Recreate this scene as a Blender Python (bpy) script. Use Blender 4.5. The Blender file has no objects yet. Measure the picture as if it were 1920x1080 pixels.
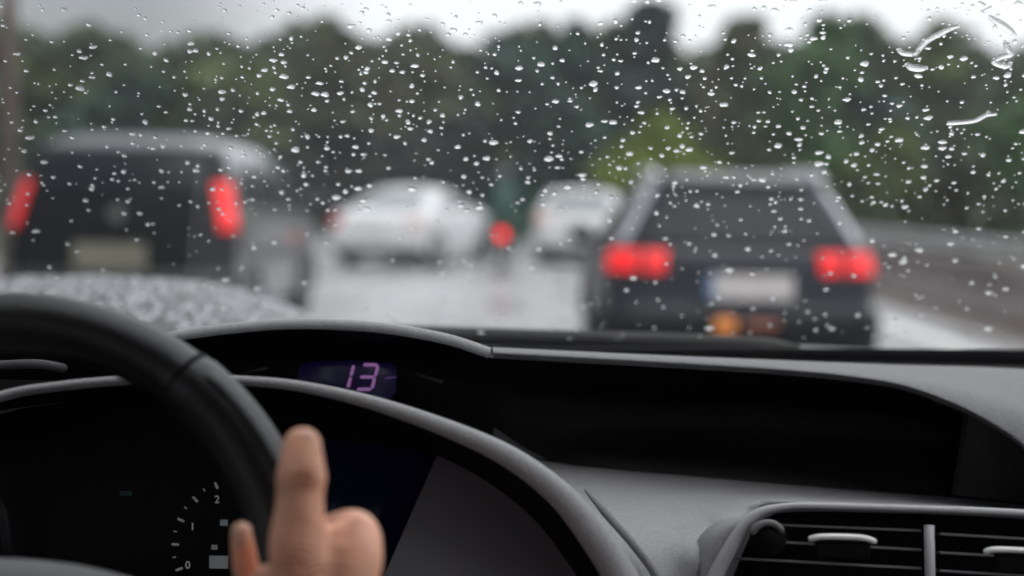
import bpy, math, random
from mathutils import Vector, Matrix, Euler
R = math.radians
rnd = random.Random(7)
S = bpy.context.scene
COL = S.collection

# ---------------------------------------------------------------- camera
F = 2800.0                                   # focal length in pixels of a 1920 wide picture
cam_d = bpy.data.cameras.new('camera'); cam = bpy.data.objects.new('camera', cam_d); COL.objects.link(cam)
cam_d.sensor_width = 36; cam_d.lens = F / 1920 * 36
cam_d.clip_start = 0.02; cam_d.clip_end = 2000
CAM_H = 1.30
CM = Matrix.Translation((0, 0, CAM_H)) @ Matrix.Rotation(R(90 - 3.515), 4, 'X') @ Matrix.Rotation(R(1.0), 4, 'Z')
cam.matrix_world = CM
cam_d.dof.use_dof = True; cam_d.dof.focus_distance = 1.06
cam_d.dof.aperture_fstop = (F / 1920 * 36 / 1000) / 0.0175
S.camera = cam

def P(px, py, d):                            # a point seen at picture position px, py at depth d
    return CM @ Vector(((px - 960) / F * d, (540 - py) / F * d, -d))

# ---------------------------------------------------------------- world, sun, exposure
SUN_EL, SUN_AZ = R(60), R(168)
W = bpy.data.worlds.new("World"); S.world = W; W.use_nodes = True
nt = W.node_tree; N = nt.nodes; L = nt.links
bg = N['Background']; bg.inputs['Strength'].default_value = 0.1
sky = N.new('ShaderNodeTexSky'); sky.sky_type = 'NISHITA'; sky.sun_disc = False
sky.sun_elevation = SUN_EL; sky.sun_rotation = SUN_AZ
tc = N.new('ShaderNodeTexCoord')
sep = N.new('ShaderNodeSeparateXYZ'); L.new(tc.outputs['Generated'], sep.inputs[0])
noi = N.new('ShaderNodeTexNoise'); noi.inputs['Scale'].default_value = 2.2; noi.inputs['Detail'].default_value = 4
L.new(tc.outputs['Generated'], noi.inputs['Vector'])
mr = N.new('ShaderNodeMapRange'); mr.inputs['From Min'].default_value = -0.25; mr.inputs['From Max'].default_value = -0.07
mr.inputs['To Min'].default_value = 0.34; mr.inputs['To Max'].default_value = 1.0; mr.interpolation_type = 'SMOOTHSTEP'
L.new(sep.outputs[0], mr.inputs['Value'])
m1 = N.new('ShaderNodeMath'); m1.operation = 'MULTIPLY_ADD'; m1.inputs[1].default_value = 0.5; m1.inputs[2].default_value = 0.75
L.new(noi.outputs['Fac'], m1.inputs[0])
m2 = N.new('ShaderNodeMath'); m2.operation = 'MULTIPLY'; L.new(m1.outputs[0], m2.inputs[0]); L.new(mr.outputs[0], m2.inputs[1])
zr = N.new('ShaderNodeMapRange'); zr.inputs['From Min'].default_value = .1; zr.inputs['From Max'].default_value = 1   # overcast: brighter overhead
zr.inputs['To Min'].default_value = 1.0; zr.inputs['To Max'].default_value = 2.3; L.new(sep.outputs[2], zr.inputs['Value'])
m3 = N.new('ShaderNodeMath'); m3.operation = 'MULTIPLY'; L.new(m2.outputs[0], m3.inputs[0]); L.new(zr.outputs[0], m3.inputs[1])
cl = N.new('ShaderNodeMix'); cl.data_type = 'RGBA'; cl.blend_type = 'MULTIPLY'; cl.inputs[0].default_value = 1
cl.inputs[6].default_value = (10.4, 10.45, 10.8, 1)
L.new(m3.outputs[0], cl.inputs[7])
mx = N.new('ShaderNodeMix'); mx.data_type = 'RGBA'; mx.inputs[0].default_value = 0.9
L.new(sky.outputs[0], mx.inputs[6]); L.new(cl.outputs[2], mx.inputs[7]); L.new(mx.outputs[2], bg.inputs['Color'])
sl = bpy.data.lights.new('sun', 'SUN'); sl.energy = 0.7; sl.angle = R(30); sl.color = (1, .96, .9)
sun = bpy.data.objects.new('sun', sl); COL.objects.link(sun)
sun.rotation_euler = Euler((R(90) - SUN_EL, 0, math.pi - SUN_AZ))      # comes from behind the camera
S.view_settings.view_transform = 'Standard'; S.view_settings.look = 'None'
S.view_settings.exposure = 0.25; S.view_settings.gamma = 1
S.render.engine = 'CYCLES'
S.cycles.max_bounces = 10; S.cycles.transparent_max_bounces = 12
S.cycles.sample_clamp_indirect = 6

# ---------------------------------------------------------------- materials
def mat(name, col, rough=.5, metal=0, spec=.5, noise=0, nscale=20, bump=0, bscale=200, emit=None, estr=0, coat=0, rvar=0, objcol=False, sss=0, nstretch=None):
    m = bpy.data.materials.new(name); m.use_nodes = True
    n = m.node_tree.nodes; l = m.node_tree.links; b = n['Principled BSDF']
    b.inputs['Base Color'].default_value = (*col, 1); b.inputs['Roughness'].default_value = rough
    b.inputs['Metallic'].default_value = metal; b.inputs['Specular IOR Level'].default_value = spec
    b.inputs['Coat Weight'].default_value = coat; b.inputs['Coat Roughness'].default_value = .05
    if sss: b.inputs['Subsurface Weight'].default_value = sss; b.inputs['Subsurface Radius'].default_value = (.012, .004, .002); b.inputs['Subsurface Scale'].default_value = 1
    if emit: b.inputs['Emission Color'].default_value = (*emit, 1); b.inputs['Emission Strength'].default_value = estr
    t = n.new('ShaderNodeTexCoord'); vec = t.outputs['Object']
    if nstretch:
        mp = n.new('ShaderNodeMapping'); mp.inputs['Scale'].default_value = nstretch; l.new(vec, mp.inputs[0]); vec = mp.outputs[0]
    x = n.new('ShaderNodeTexNoise'); x.inputs['Scale'].default_value = nscale; x.inputs['Detail'].default_value = 5; l.new(vec, x.inputs['Vector'])
    src = None
    if objcol:
        oi = n.new('ShaderNodeObjectInfo'); src = oi.outputs['Color']
    if noise:
        r = n.new('ShaderNodeMapRange'); r.inputs['From Min'].default_value = .3; r.inputs['From Max'].default_value = .7
        r.inputs['To Min'].default_value = 1 - noise; r.inputs['To Max'].default_value = 1 + noise; l.new(x.outputs['Fac'], r.inputs[0])
        g = n.new('ShaderNodeMix'); g.data_type = 'RGBA'; g.blend_type = 'MULTIPLY'; g.inputs[0].default_value = 1
        g.inputs[6].default_value = (*col, 1)
        if src: l.new(src, g.inputs[6])
        l.new(r.outputs[0], g.inputs[7]); src = g.outputs[2]
    if src: l.new(src, b.inputs['Base Color'])
    if rvar:
        r = n.new('ShaderNodeMapRange'); r.inputs['From Min'].default_value = .35; r.inputs['From Max'].default_value = .65
        r.inputs['To Min'].default_value = max(0, rough - rvar); r.inputs['To Max'].default_value = rough + rvar
        l.new(x.outputs['Fac'], r.inputs[0]); l.new(r.outputs[0], b.inputs['Roughness'])
    if bump:
        y = n.new('ShaderNodeTexNoise'); y.inputs['Scale'].default_value = bscale; y.inputs['Detail'].default_value = 3; l.new(t.outputs['Object'], y.inputs['Vector'])
        u = n.new('ShaderNodeBump'); u.inputs['Strength'].default_value = bump; u.inputs['Distance'].default_value = .5 / bscale
        l.new(y.outputs['Fac'], u.inputs['Height']); l.new(u.outputs[0], b.inputs['Normal'])
    return m

def glass_pane_mat():                        # clear flat glass: lets light straight through, mirrors a little at grazing angles
    m = bpy.data.materials.new('windscreen glass'); m.use_nodes = True
    n = m.node_tree.nodes; l = m.node_tree.links; n.remove(n['Principled BSDF'])
    out = n['Material Output']
    tr = n.new('ShaderNodeBsdfTransparent'); tr.inputs[0].default_value = (.96, .97, .965, 1)
    gl = n.new('ShaderNodeBsdfGlossy'); gl.inputs['Roughness'].default_value = .02
    ge = n.new('ShaderNodeNewGeometry'); dt = n.new('ShaderNodeVectorMath'); dt.operation = 'DOT_PRODUCT'
    l.new(ge.outputs['Incoming'], dt.inputs[0]); l.new(ge.outputs['Normal'], dt.inputs[1])
    ab = n.new('ShaderNodeMath'); ab.operation = 'ABSOLUTE'; l.new(dt.outputs['Value'], ab.inputs[0])
    om = n.new('ShaderNodeMath'); om.operation = 'SUBTRACT'; om.inputs[0].default_value = 1; l.new(ab.outputs[0], om.inputs[1])
    pw = n.new('ShaderNodeMath'); pw.operation = 'POWER'; l.new(om.outputs[0], pw.inputs[0]); pw.inputs[1].default_value = 5
    ma = n.new('ShaderNodeMath'); ma.operation = 'MULTIPLY_ADD'; l.new(pw.outputs[0], ma.inputs[0]); ma.inputs[1].default_value = .96; ma.inputs[2].default_value = .012
    mx = n.new('ShaderNodeMixShader'); l.new(ma.outputs[0], mx.inputs[0]); l.new(tr.outputs[0], mx.inputs[1]); l.new(gl.outputs[0], mx.inputs[2])
    l.new(mx.outputs[0], out.inputs['Surface'])
    return m

def water_mat():
    m = bpy.data.materials.new('rain water'); m.use_nodes = True
    n = m.node_tree.nodes; l = m.node_tree.links; n.remove(n['Principled BSDF'])
    g = n.new('ShaderNodeBsdfGlass'); g.inputs['IOR'].default_value = 1.34; g.inputs['Roughness'].default_value = 0.09
    t = n.new('ShaderNodeBsdfTransparent'); x = n.new('ShaderNodeMixShader'); x.inputs[0].default_value = .34; l.new(g.outputs[0], x.inputs[1]); l.new(t.outputs[0], x.inputs[2])
    l.new(x.outputs[0], n['Material Output'].inputs['Surface'])
    return m

M = {}
M['glass'] = glass_pane_mat()
M['water'] = water_mat()
M['bead'] = mat('water bead', (.22, .225, .235), .15, metal=.85, noise=.3, nscale=60)
M['dash'] = mat('soft grey dashboard plastic', (.25, .25, .26), .55, noise=.12, nscale=420, bump=.8, bscale=700, spec=.4)
M['dash_top'] = mat('dark grey dashboard top', (.12, .12, .127), .6, noise=.12, nscale=420, bump=.8, bscale=700, spec=.4)
M['dash_dark'] = mat('charcoal dashboard plastic', (.03, .03, .033), .6, noise=.1, nscale=8, bump=.35, bscale=900, spec=.3)
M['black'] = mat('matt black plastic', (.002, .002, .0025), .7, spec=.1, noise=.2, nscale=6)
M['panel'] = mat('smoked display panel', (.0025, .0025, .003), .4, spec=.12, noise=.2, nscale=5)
M['side'] = mat('dark grey side panel', (.075, .075, .085), .6, noise=.08, nscale=6, bump=.2, bscale=700)
M['navy'] = mat('dark blue display glass', (.002, .002, .010), .3, spec=.3, emit=(.02, .02, .12), estr=.012)
M['leather'] = mat('black leather', (.002, .002, .0024), .36, noise=.15, nscale=30, bump=.5, bscale=450, spec=.42)
M['hub'] = mat('grey airbag cover', (.14, .14, .15), .6, noise=.08, nscale=10, bump=.3, bscale=700)
M['vent_trim'] = mat('satin grey trim', (.32, .32, .335), .4, noise=.05, bump=.15, bscale=800)
M['slat'] = mat('dark vent slat plastic', (.10, .10, .102), .5, noise=.05)
M['tab'] = mat('silver slider plastic', (.62, .62, .6), .35, metal=.2, noise=.05)
M['digit'] = mat('lilac display segment', (.1, .05, .15), .5, emit=(.45, .2, .52), estr=.32)
M['blue_glow'] = mat('blue backlit display', (.004, .003, .02), .35, emit=(.045, .02, .28), estr=.024)
M['dial_white'] = mat('white dial print', (.3, .3, .3), .6, emit=(.8, .8, .8), estr=.09)
M['dial_dim'] = mat('dim dial print', (.2, .22, .22), .6, emit=(.5, .55, .6), estr=.05)
M['headliner'] = mat('dark fabric headliner', (.05, .048, .046), .95, noise=.1, nscale=80, bump=.3, bscale=500)
M['skin'] = mat('skin', (.76, .385, .255), .5, noise=.2, nscale=55, bump=.35, bscale=420, sss=.25, spec=.4)
M['nail'] = mat('fingernail', (.70, .38, .27), .5, noise=.05, sss=.15)
M['sleeve'] = mat('dark cotton sleeve', (.03, .035, .05), .9, noise=.2, nscale=60, bump=.5, bscale=300)
M['bonnet'] = mat('wet grey car paint', (.035, .037, .04), .5, noise=.1, nscale=10)
M['cowl'] = mat('dark cowl plastic', (.022, .025, .028), .35, noise=.3, nscale=12, bump=.3, bscale=150)
M['rubber'] = mat('black rubber', (.015, .015, .016), .6, noise=.2, nscale=30)
M['frit'] = mat('black ceramic border', (.008, .008, .009), .4, noise=.2, nscale=100)

# ---------------------------------------------------------------- mesh helpers
def tag(o, label=None, cat=None, group=None, kind=None):
    if label: o['label'] = label
    if cat: o['category'] = cat
    if group: o['group'] = group
    if kind: o['kind'] = kind
    return o
def empty(name, loc=(0, 0, 0), rz=0):
    o = bpy.data.objects.new(name, None); COL.objects.link(o); o.location = loc; o.rotation_euler = (0, 0, rz)
    o.empty_display_size = .1
    return o
class MB:
    def __init__(s): s.v = []; s.f = []; s.mi = []
    def add(s, vs, fs, mi=0):
        k = len(s.v); s.v += [Vector(a) for a in vs]; s.f += [tuple(i + k for i in f) for f in fs]; s.mi += [mi] * len(fs); return s
    def box(s, c, d, rot=None, mi=0, taper=1):
        c = Vector(c); x, y, z = d[0] / 2, d[1] / 2, d[2] / 2
        vs = [Vector((a * x * (taper if e > 0 else 1), b * y * (taper if e > 0 else 1), e * z)) for e in (-1, 1) for b in (-1, 1) for a in (-1, 1)]
        if rot is not None: vs = [rot @ v for v in vs]
        return s.add([c + v for v in vs], [(0, 2, 3, 1), (4, 5, 7, 6), (0, 1, 5, 4), (2, 6, 7, 3), (0, 4, 6, 2), (1, 3, 7, 5)], mi)
    def tube(s, pts, rad, n=12, mi=0, flat=1.0, up=None, closed=False, taper_caps=True):
        pts = [Vector(p) for p in pts]; m = len(pts)
        if not isinstance(rad, (list, tuple)): rad = [rad] * m
        rings = []; u = Vector(up) if up is not None else None; k = len(s.v); prev = None
        for i, p in enumerate(pts):
            a = pts[(i - 1) % m] if (closed or i > 0) else p; b = pts[(i + 1) % m] if (closed or i < m - 1) else p
            t = (b - a).normalized()
            if u is not None: e = u
            else:
                e = prev if prev is not None else (Vector((0, 0, 1)) if abs(t.z) < .9 else Vector((1, 0, 0)))
            s1 = t.cross(e).normalized(); s2 = s1.cross(t).normalized()
            prev = s2
            for j in range(n):
                an = 2 * math.pi * j / n
                s.v.append(p + s1 * math.cos(an) * rad[i] + s2 * math.sin(an) * rad[i] * flat)
        seg = m if closed else m - 1
        for i in range(seg):
            for j in range(n):
                a = k + i * n + j; b = k + i * n + (j + 1) % n; c = k + ((i + 1) % m) * n + (j + 1) % n; d = k + ((i + 1) % m) * n + j
                s.f.append((a, d, c, b)); s.mi.append(mi)
        if not closed:
            s.f.append(tuple(k + j for j in range(n))); s.mi.append(mi)
            s.f.append(tuple(k + (m - 1) * n + j for j in reversed(range(n)))); s.mi.append(mi)
        return s
    def ball(s, c, r, n=12, sc=(1, 1, 1), rot=None, mi=0):
        c = Vector(c); vs = []; fs = []; h = n // 2
        for i in range(1, h):
            th = math.pi * i / h
            for j in range(n):
                ph = 2 * math.pi * j / n
                v = Vector((math.sin(th) * math.cos(ph) * r * sc[0], math.sin(th) * math.sin(ph) * r * sc[1], math.cos(th) * r * sc[2]))
                vs.append(v)
        top = len(vs); vs.append(Vector((0, 0, r * sc[2]))); vs.append(Vector((0, 0, -r * sc[2])))
        for i in range(h - 2):
            for j in range(n):
                fs.append((i * n + j, (i + 1) * n + j, (i + 1) * n + (j + 1) % n, i * n + (j + 1) % n))
        for j in range(n):
            fs.append((top, j, (j + 1) % n)); fs.append((top + 1, (h - 2) * n + (j + 1) % n, (h - 2) * n + j))
        if rot is not None: vs = [rot @ v for v in vs]
        return s.add([c + v for v in vs], fs, mi)
    def grid(s, rows, mi=0, closed=False):
        k = len(s.v); n = len(rows[0])
        for r in rows: s.v += [Vector(a) for a in r]
        for i in range(len(rows) - 1):
            for j in range(n if closed else n - 1):
                s.f.append((k + i * n + j, k + i * n + (j + 1) % n, k + (i + 1) * n + (j + 1) % n, k + (i + 1) * n + j)); s.mi.append(mi)
        return s
    def build(s, name, mats, parent=None, smooth=True, thick=0, off=-1, bevel=0, sub=0, origin=None):
        me = bpy.data.meshes.new(name)
        o_ = Vector(origin) if origin is not None else Vector((0, 0, 0))
        me.from_pydata([tuple(v - o_) for v in s.v], [], s.f)
        if not isinstance(mats, (list, tuple)): mats = [mats]
        for m in mats: me.materials.append(m)
        for p, i in zip(me.polygons, s.mi): p.material_index = i; p.use_smooth = smooth
        me.update()
        o = bpy.data.objects.new(name, me); COL.objects.link(o)
        if parent is not None: o.parent = parent
        elif origin is not None: o.location = o_
        if thick:
            md = o.modifiers.new('t', 'SOLIDIFY'); md.thickness = thick; md.offset = off
        if bevel:
            md = o.modifiers.new('b', 'BEVEL'); md.width = bevel; md.segments = 3; md.limit_method = 'ANGLE'
        if sub:
            md = o.modifiers.new('s', 'SUBSURF'); md.levels = sub; md.render_levels = sub
        return o

def cr(pts, per=8):                          # Catmull-Rom through tuples of any length
    out = []; n = len(pts)
    for i in range(n - 1):
        p0 = pts[max(i - 1, 0)]; p1 = pts[i]; p2 = pts[i + 1]; p3 = pts[min(i + 2, n - 1)]
        for k in range(per):
            t = k / per; t2 = t * t; t3 = t2 * t
            out.append(tuple(.5 * (2 * b + (c - a) * t + (2 * a - 5 * b + 4 * c - d) * t2 + (3 * b - a - 3 * c + d) * t3) for a, b, c, d in zip(p0, p1, p2, p3)))
    out.append(tuple(pts[-1])); return out
def resample(pts, n):                        # even spacing along x-ish arc length
    d = [0]
    for a, b in zip(pts, pts[1:]): d.append(d[-1] + math.dist(a[:2], b[:2]))
    out = []; j = 0
    for k in range(n):
        t = d[-1] * k / (n - 1)
        while j < len(d) - 2 and d[j + 1] < t: j += 1
        u = 0 if d[j + 1] == d[j] else min(1, max(0, (t - d[j]) / (d[j + 1] - d[j])))
        out.append(tuple(a + (b - a) * u for a, b in zip(pts[j], pts[j + 1])))
    return out
def curve(pts, n=60): return resample(cr(pts, 8), n)
def loft(curves, n=60, between=4, cyc=False):  # curves of (px,py,d) -> rows of points
    cs = [curve(c, n) for c in curves]
    cols = [cr([c[i] for c in cs], between) for i in range(n)]
    return [[P(*cols[i][r]) for i in range(n)] for r in range(len(cols[0]))]

# ================================================================ THE SETTING
def ground_mat(name, c1, c2, rough, rvar, scale, bump=.3, bscale=60):
    m = mat(name, c1, rough, noise=.0, nscale=scale, rvar=rvar, bump=bump, bscale=bscale)
    n = m.node_tree.nodes; l = m.node_tree.links; b = n['Principled BSDF']
    x = n.new('ShaderNodeTexNoise'); x.inputs['Scale'].default_value = scale * .6; x.inputs['Detail'].default_value = 8
    t = n.new('ShaderNodeTexCoord'); l.new(t.outputs['Object'], x.inputs['Vector'])
    g = n.new('ShaderNodeMix'); g.data_type = 'RGBA'; g.inputs[6].default_value = (*c1, 1); g.inputs[7].default_value = (*c2, 1)
    l.new(x.outputs['Fac'], g.inputs[0]); l.new(g.outputs[2], b.inputs['Base Color'])
    return m
M['grass'] = ground_mat('wet grass ground', (.035, .05, .02), (.06, .06, .03), .9, .05, .5, .6, 8)
M['road'] = ground_mat('wet light concrete asphalt', (.13, .13, .135), (.42, .42, .43), .32, .16, .9, .22, 55)
for _n in list(M['road'].node_tree.nodes):
    if _n.type == 'TEX_NOISE' and _n.inputs['Scale'].default_value < 5:      # streaks along the driving direction
        _m = M['road'].node_tree.nodes.new('ShaderNodeMapping'); _m.inputs['Scale'].default_value = (2.2, .35, 1)
        _t = M['road'].node_tree.nodes.new('ShaderNodeTexCoord'); M['road'].node_tree.links.new(_t.outputs['Object'], _m.inputs[0]); M['road'].node_tree.links.new(_m.outputs[0], _n.inputs['Vector'])
M['road'].node_tree.nodes['Principled BSDF'].inputs['Specular IOR Level'].default_value = .75
M['verge'] = ground_mat('brown gravel verge', (.09, .07, .062), (.13, .105, .095), .6, .2, 2, .5, 20)
M['paint'] = mat('worn road paint', (.7, .7, .68), .35, noise=.15, nscale=5)

def sheet(name, x0, x1, y0, y1, z, m, nx=2, ny=2):
    b = MB(); b.grid([[(x0 + (x1 - x0) * i / (nx - 1), y0 + (y1 - y0) * j / (ny - 1), z) for i in range(nx)] for j in range(ny)])
    return tag(b.build(name, m, smooth=False), kind='structure')
sheet('ground', -330, 330, -70, 530, 0, M['grass'])
sheet('road', -9.5, 4.75, -30, 47, .004, M['road'])
sheet('road_shoulder', 4.75, 5.45, -30, 47, .006, M['verge'])
sheet('road_marking', 3.95, 4.2, -30, 47, .009, M['paint'])
# rising bank beyond the barrier
b = MB(); rows = []
for j in range(40):
    y = -10 + j * 2.0
    rows.append([(5.9 + i * 1.1, y, .01 + 1.3 * (1 - math.cos(min(1, i / 8) * math.pi)) / 2 + .12 * math.sin(i * 1.7 + j * .9) * (i > 0)) for i in range(14)])
b.grid(rows); bk = b.build('bank', M['grass']); tag(bk, kind='structure')

# ---------------------------------------------------------------- crash barrier at the right
M['concrete'] = mat('wet weathered concrete', (.17, .135, .13), .6, noise=.3, nscale=1.2, bump=.4, bscale=40)
M['steel'] = mat('galvanised steel', (.34, .34, .34), .45, metal=.5, noise=.2, nscale=3)
root = empty('crash_barrier', (5.6, 15, 0)); tag(root, 'low grey-brown concrete barrier with steel rail along the right edge of the wet road', 'barrier')
b = MB(); prof = [(-.30, 0), (-.28, .09), (-.14, .30), (-.09, .62), (.09, .62), (.14, .30), (.28, .09), (.30, 0)]
b.grid([[(x, y, z) for x, z in prof] for y in [-25 + 2.5 * k for k in range(25)]]); b.build('concrete_base', M['concrete'], root, smooth=False)
b = MB(); pr = [(-.1, .70), (-.14, .74), (-.10, .79), (-.10, .83), (-.14, .88), (-.1, .92)]
b.grid([[(x, y, z) for x, z in pr] for y in [-25 + 2.5 * k for k in range(25)]]); b.build('rail', M['steel'], root, thick=.004, smooth=False)
for k in range(16):
    b = MB(); b.box((-.04, -8 + 2.6 * k, .76), (.06, .1, .28)); b.build('post', M['steel'], root, smooth=False)

# ---------------------------------------------------------------- trees
M['leaf'] = mat('leaves', (.05, .08, .03), .55, noise=.45, nscale=.9, objcol=True, spec=.3)
M['bark'] = mat('bark', (.05, .042, .035), .9, noise=.3, nscale=6, bump=.6, bscale=20)
def crown_mesh(seed, h, w, n, leaf, shape='round', base=.22):
    r = random.Random(seed); b = MB()
    cl = []
    for i in range(26):
        for _ in range(50):
            u = r.random(); z = base * h + u * (1 - base) * h
            prof = math.sin(math.pi * min(1, (u * .93 + .07)) ** .8) if shape == 'round' else (1 - u) ** .7 * .95 + .05
            rad = w * prof * math.sqrt(r.random()); a = r.random() * 6.283
            p = Vector((math.cos(a) * rad, math.sin(a) * rad, z))
            if all((p - q[0]).length > .12 * w for q in cl): break
        cl.append((p, r.uniform(.2, .38) * w))
    for i in range(n):
        c, cr_ = cl[r.randrange(len(cl))]
        d = Vector((r.gauss(0, 1), r.gauss(0, 1), r.gauss(0, 1))).normalized() * cr_ * r.random() ** .45
        d.z *= .75
        p = c + d
        q = Euler((r.random() * 6.3, r.random() * 6.3, r.random() * 6.3)).to_matrix()
        s = leaf * r.uniform(.6, 1.4)
        vs = [p + q @ Vector(v) * s for v in ((-.5, -.25, 0), (0, -.5, .08), (.5, -.1, 0), (.3, .45, -.05), (-.35, .4, .05))]
        b.add(vs, [(0, 1, 2, 3, 4)])
    return b, cl
def make_tree(name, seed, h, w, n=3800, leaf=.46, shape='round', base=.22):
    root = empty(name)
    b, cl = crown_mesh(seed, h, w, n, leaf, shape, base)
    c = b.build('crown', M['leaf'], root, smooth=False)
    t = MB(); r = random.Random(seed)
    t.tube([(0, 0, 0), (.05 * w, .02, h * .2), (0, .05, h * .45), (.03, 0, h * .85)], [h * .025, h * .019, h * .013, h * .004], 9)
    for p, q in r.sample(cl, 9):
        s0 = Vector((0, .03, min(p.z * .7, h * .6))); t.tube([s0, (s0 + p) / 2 + Vector((0, 0, .1 * w)), p], [h * .009, h * .006, h * .002], 6)
    t.build('trunk', M['bark'], root)
    return root
protos = [make_tree('broadleaf_tree', 1, 8, 2.6), make_tree('broadleaf_tree', 2, 8, 2.3), make_tree('conifer_tree', 3, 9, 2.2, 3800, .42, 'cone', .08), make_tree('broadleaf_tree', 5, 8, 2.9)]
used = set()
def copy_thing(root):
    c = root.copy(); COL.objects.link(c)
    for ch in list(root.children):
        d = ch.copy(); COL.objects.link(d); d.parent = c
    return c
def place_tree(k, px, ytop, D, wpx, col, label, group='trees behind the traffic'):
    o = protos[k] if k not in used else copy_thing(protos[k]); used.add(k)
    h0, w0 = [(8, 2.6), (8, 2.3), (9, 2.2), (8, 2.9)][k]
    X = (px - 960) / F * D; top = CAM_H + (368 + (px - 960) * .0175 - ytop) / F * D
    w = wpx / F * D / 2
    o.location = (X, D, -.05); o.scale = (w / w0, w / w0, top / h0); o.rotation_euler = (0, 0, (px * .37) % 6.28)
    for ch in o.children:
        if ch.name.startswith('crown'): ch.color = (*col, 1)
    tag(o, label, 'tree', group); return o
DK, MG, OL, BR, YG = (.030, .068, .050), (.060, .130, .038), (.085, .120, .036), (.090, .095, .042), (.20, .25, .025)
TREES = [
 (0, 60, 130, 62, 330, OL, 'dark olive tree at the far left behind the van roof'),
 (3, 250, 150, 58, 300, DK, 'dark tree above the middle of the black van'),
 (1, 430, 105, 60, 300, OL, 'olive brown tree right of the van roof'),
 (0, 620, 75, 62, 300, BR, 'brownish olive tree with a broad top above the left white car'),
 (3, 790, 95, 56, 290, BR, 'brown-green tree above the right half of the left white car'),
 (1, 940, 70, 60, 240, DK, 'dark tree with a small peak above the motorcycle'),
 (0, 1070, 62, 58, 230, DK, 'dark tree just left of the tall conifer'),
 (2, 1215, 22, 62, 300, (.040, .070, .058), 'tall dark conifer that rises highest into the sky'),
 (1, 1390, 38, 60, 210, BR, 'brownish tree just right of the tall conifer'),
 (3, 1540, 42, 57, 280, MG, 'mid green tree above the right end of the estate car'),
 (0, 1745, 62, 60, 230, OL, 'olive tree with a rounded top near the right end of the treeline'),
 (3, 1930, 160, 58, 260, MG, 'low green tree cut by the right picture edge'),
 (1, -150, 120, 60, 330, DK, 'dark tree beyond the left picture edge'),
 (0, 2120, 90, 64, 330, MG, 'green tree beyond the right picture edge'),
 (1, 1620, 175, 47, 300, DK, 'dark lower tree in front of the treeline on the right'),
 (3, 1480, 205, 44, 330, MG, 'green bushy tree behind the roof of the estate car'),
 (0, 1090, 215, 46, 300, DK, 'dark bushy tree between the conifer and the small white car'),
 (1, 640, 240, 45, 330, (.018, .026, .028), 'blackish green tree directly behind the left white car'),
 (0, 860, 225, 44, 280, (.022, .034, .032), 'blackish tree behind the motorcycle rider'),
]
for t in TREES: place_tree(*t)
# shrubs
shrub_p = []
def shrub(px, ytop, D, wpx, col, label, z0=0, seed=0):
    root = empty('shrub', ((px - 960) / F * D, D, z0)); tag(root, label, 'shrub', 'shrubs beside the road')
    h = CAM_H + (368 + (px - 960) * .0175 - ytop) / F * D - z0; w = wpx / F * D / 2
    b, cl = crown_mesh(40 + seed, h, w, 1700, .2, 'round', .02)
    c = b.build('foliage', M['leaf'], root, smooth=False); c.color = (*col, 1)
    t = MB()
    for p, q in cl[:7]: t.tube([(0, 0, 0), (p.x * .4, p.y * .4, p.z * .5), p], [.05, .03, .01], 5)
    t.build('stem', M['bark'], root)
shrub(1235, 236, 38, 300, (.13, .18, .022), 'bright yellow-green shrub above the left of the estate car roof', seed=1)
shrub(1400, 262, 39, 230, (.05, .062, .024), 'olive shrub behind the estate car roof, right of the yellow-green one', seed=2)
shrub(1680, 255, 32, 240, OL, 'olive shrub on the bank right of the estate car', .4, seed=3)
shrub(1890, 250, 29, 250, MG, 'green shrub on the bank at the right picture edge', .5, seed=4)
shrub(1560, 290, 36, 190, MG, 'green shrub low behind the right roof rail of the estate car', .3, seed=5)
shrub(1790, 320, 24, 230, (.045, .05, .026), 'low dark shrub just over the crash barrier', .3, seed=6)
shrub(950, 330, 46, 190, (.02, .11, .07), 'deep green shrub behind the motorcycle', seed=7)
shrub(760, 320, 47, 320, DK, 'dark shrub behind the left white car', seed=8)
shrub(500, 310, 48, 300, DK, 'dark shrub behind the bonnet end of the van', seed=9)
shrub(130, 250, 44, 330, DK, 'dark shrub left of the van', seed=10)
# the dense woodland behind reads as one mass
b = MB(); r = random.Random(99)
for i in range(24000):
    x = r.uniform(-36, 36); y = r.uniform(66, 74); top = (8.5 if x > -9 else 8.0) + .4 * math.sin(x * .5) + .5 * math.sin(x * 1.3 + 1)
    z = r.random() ** .52 * top; q = Euler((r.random() * 6.3, r.random() * 6.3, r.random() * 6.3)).to_matrix(); s = r.uniform(.5, 1.0)
    b.add([Vector((x, y, z)) + q @ Vector(v) * s for v in ((-.5, -.3, 0), (.1, -.5, .1), (.5, 0, 0), (.1, .5, 0), (-.4, .35, .1))], [(0, 1, 2, 3, 4)])
w = b.build('woodland', M['leaf'], smooth=False); w.color = (.065, .095, .050, 1)
tag(w, 'dense dark woodland filling the gaps behind the separate trees', 'woodland', kind='stuff')
# pole at far left
root = empty('street_pole', ((16 - 960) / F * 19, 19, 0)); tag(root, 'slim grey-brown pole rising the full height at the far left edge', 'pole')
M['polem'] = mat('weathered pole', (.12, .09, .08), .7, noise=.2, nscale=4)
b = MB(); b.tube([(0, 0, 0), (0, 0, 4), (0, 0, 9)], [.12, .10, .075], 14); b.build('shaft', M['polem'], root)
b = MB(); b.tube([(0, 0, 0), (0, 0, .35)], [.2, .15], 14); b.build('base', M['polem'], root)
b = MB(); b.tube([(0, 0, 8.9), (.5, 0, 9.25), (1.3, 0, 9.35)], [.06, .05, .04], 10); b.build('arm', M['polem'], root)
b = MB(); b.ball((1.6, 0, 9.33), .1, 12, (3.6, 1.6, .8)); b.build('lamp_head', M['steel'], root)

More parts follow.
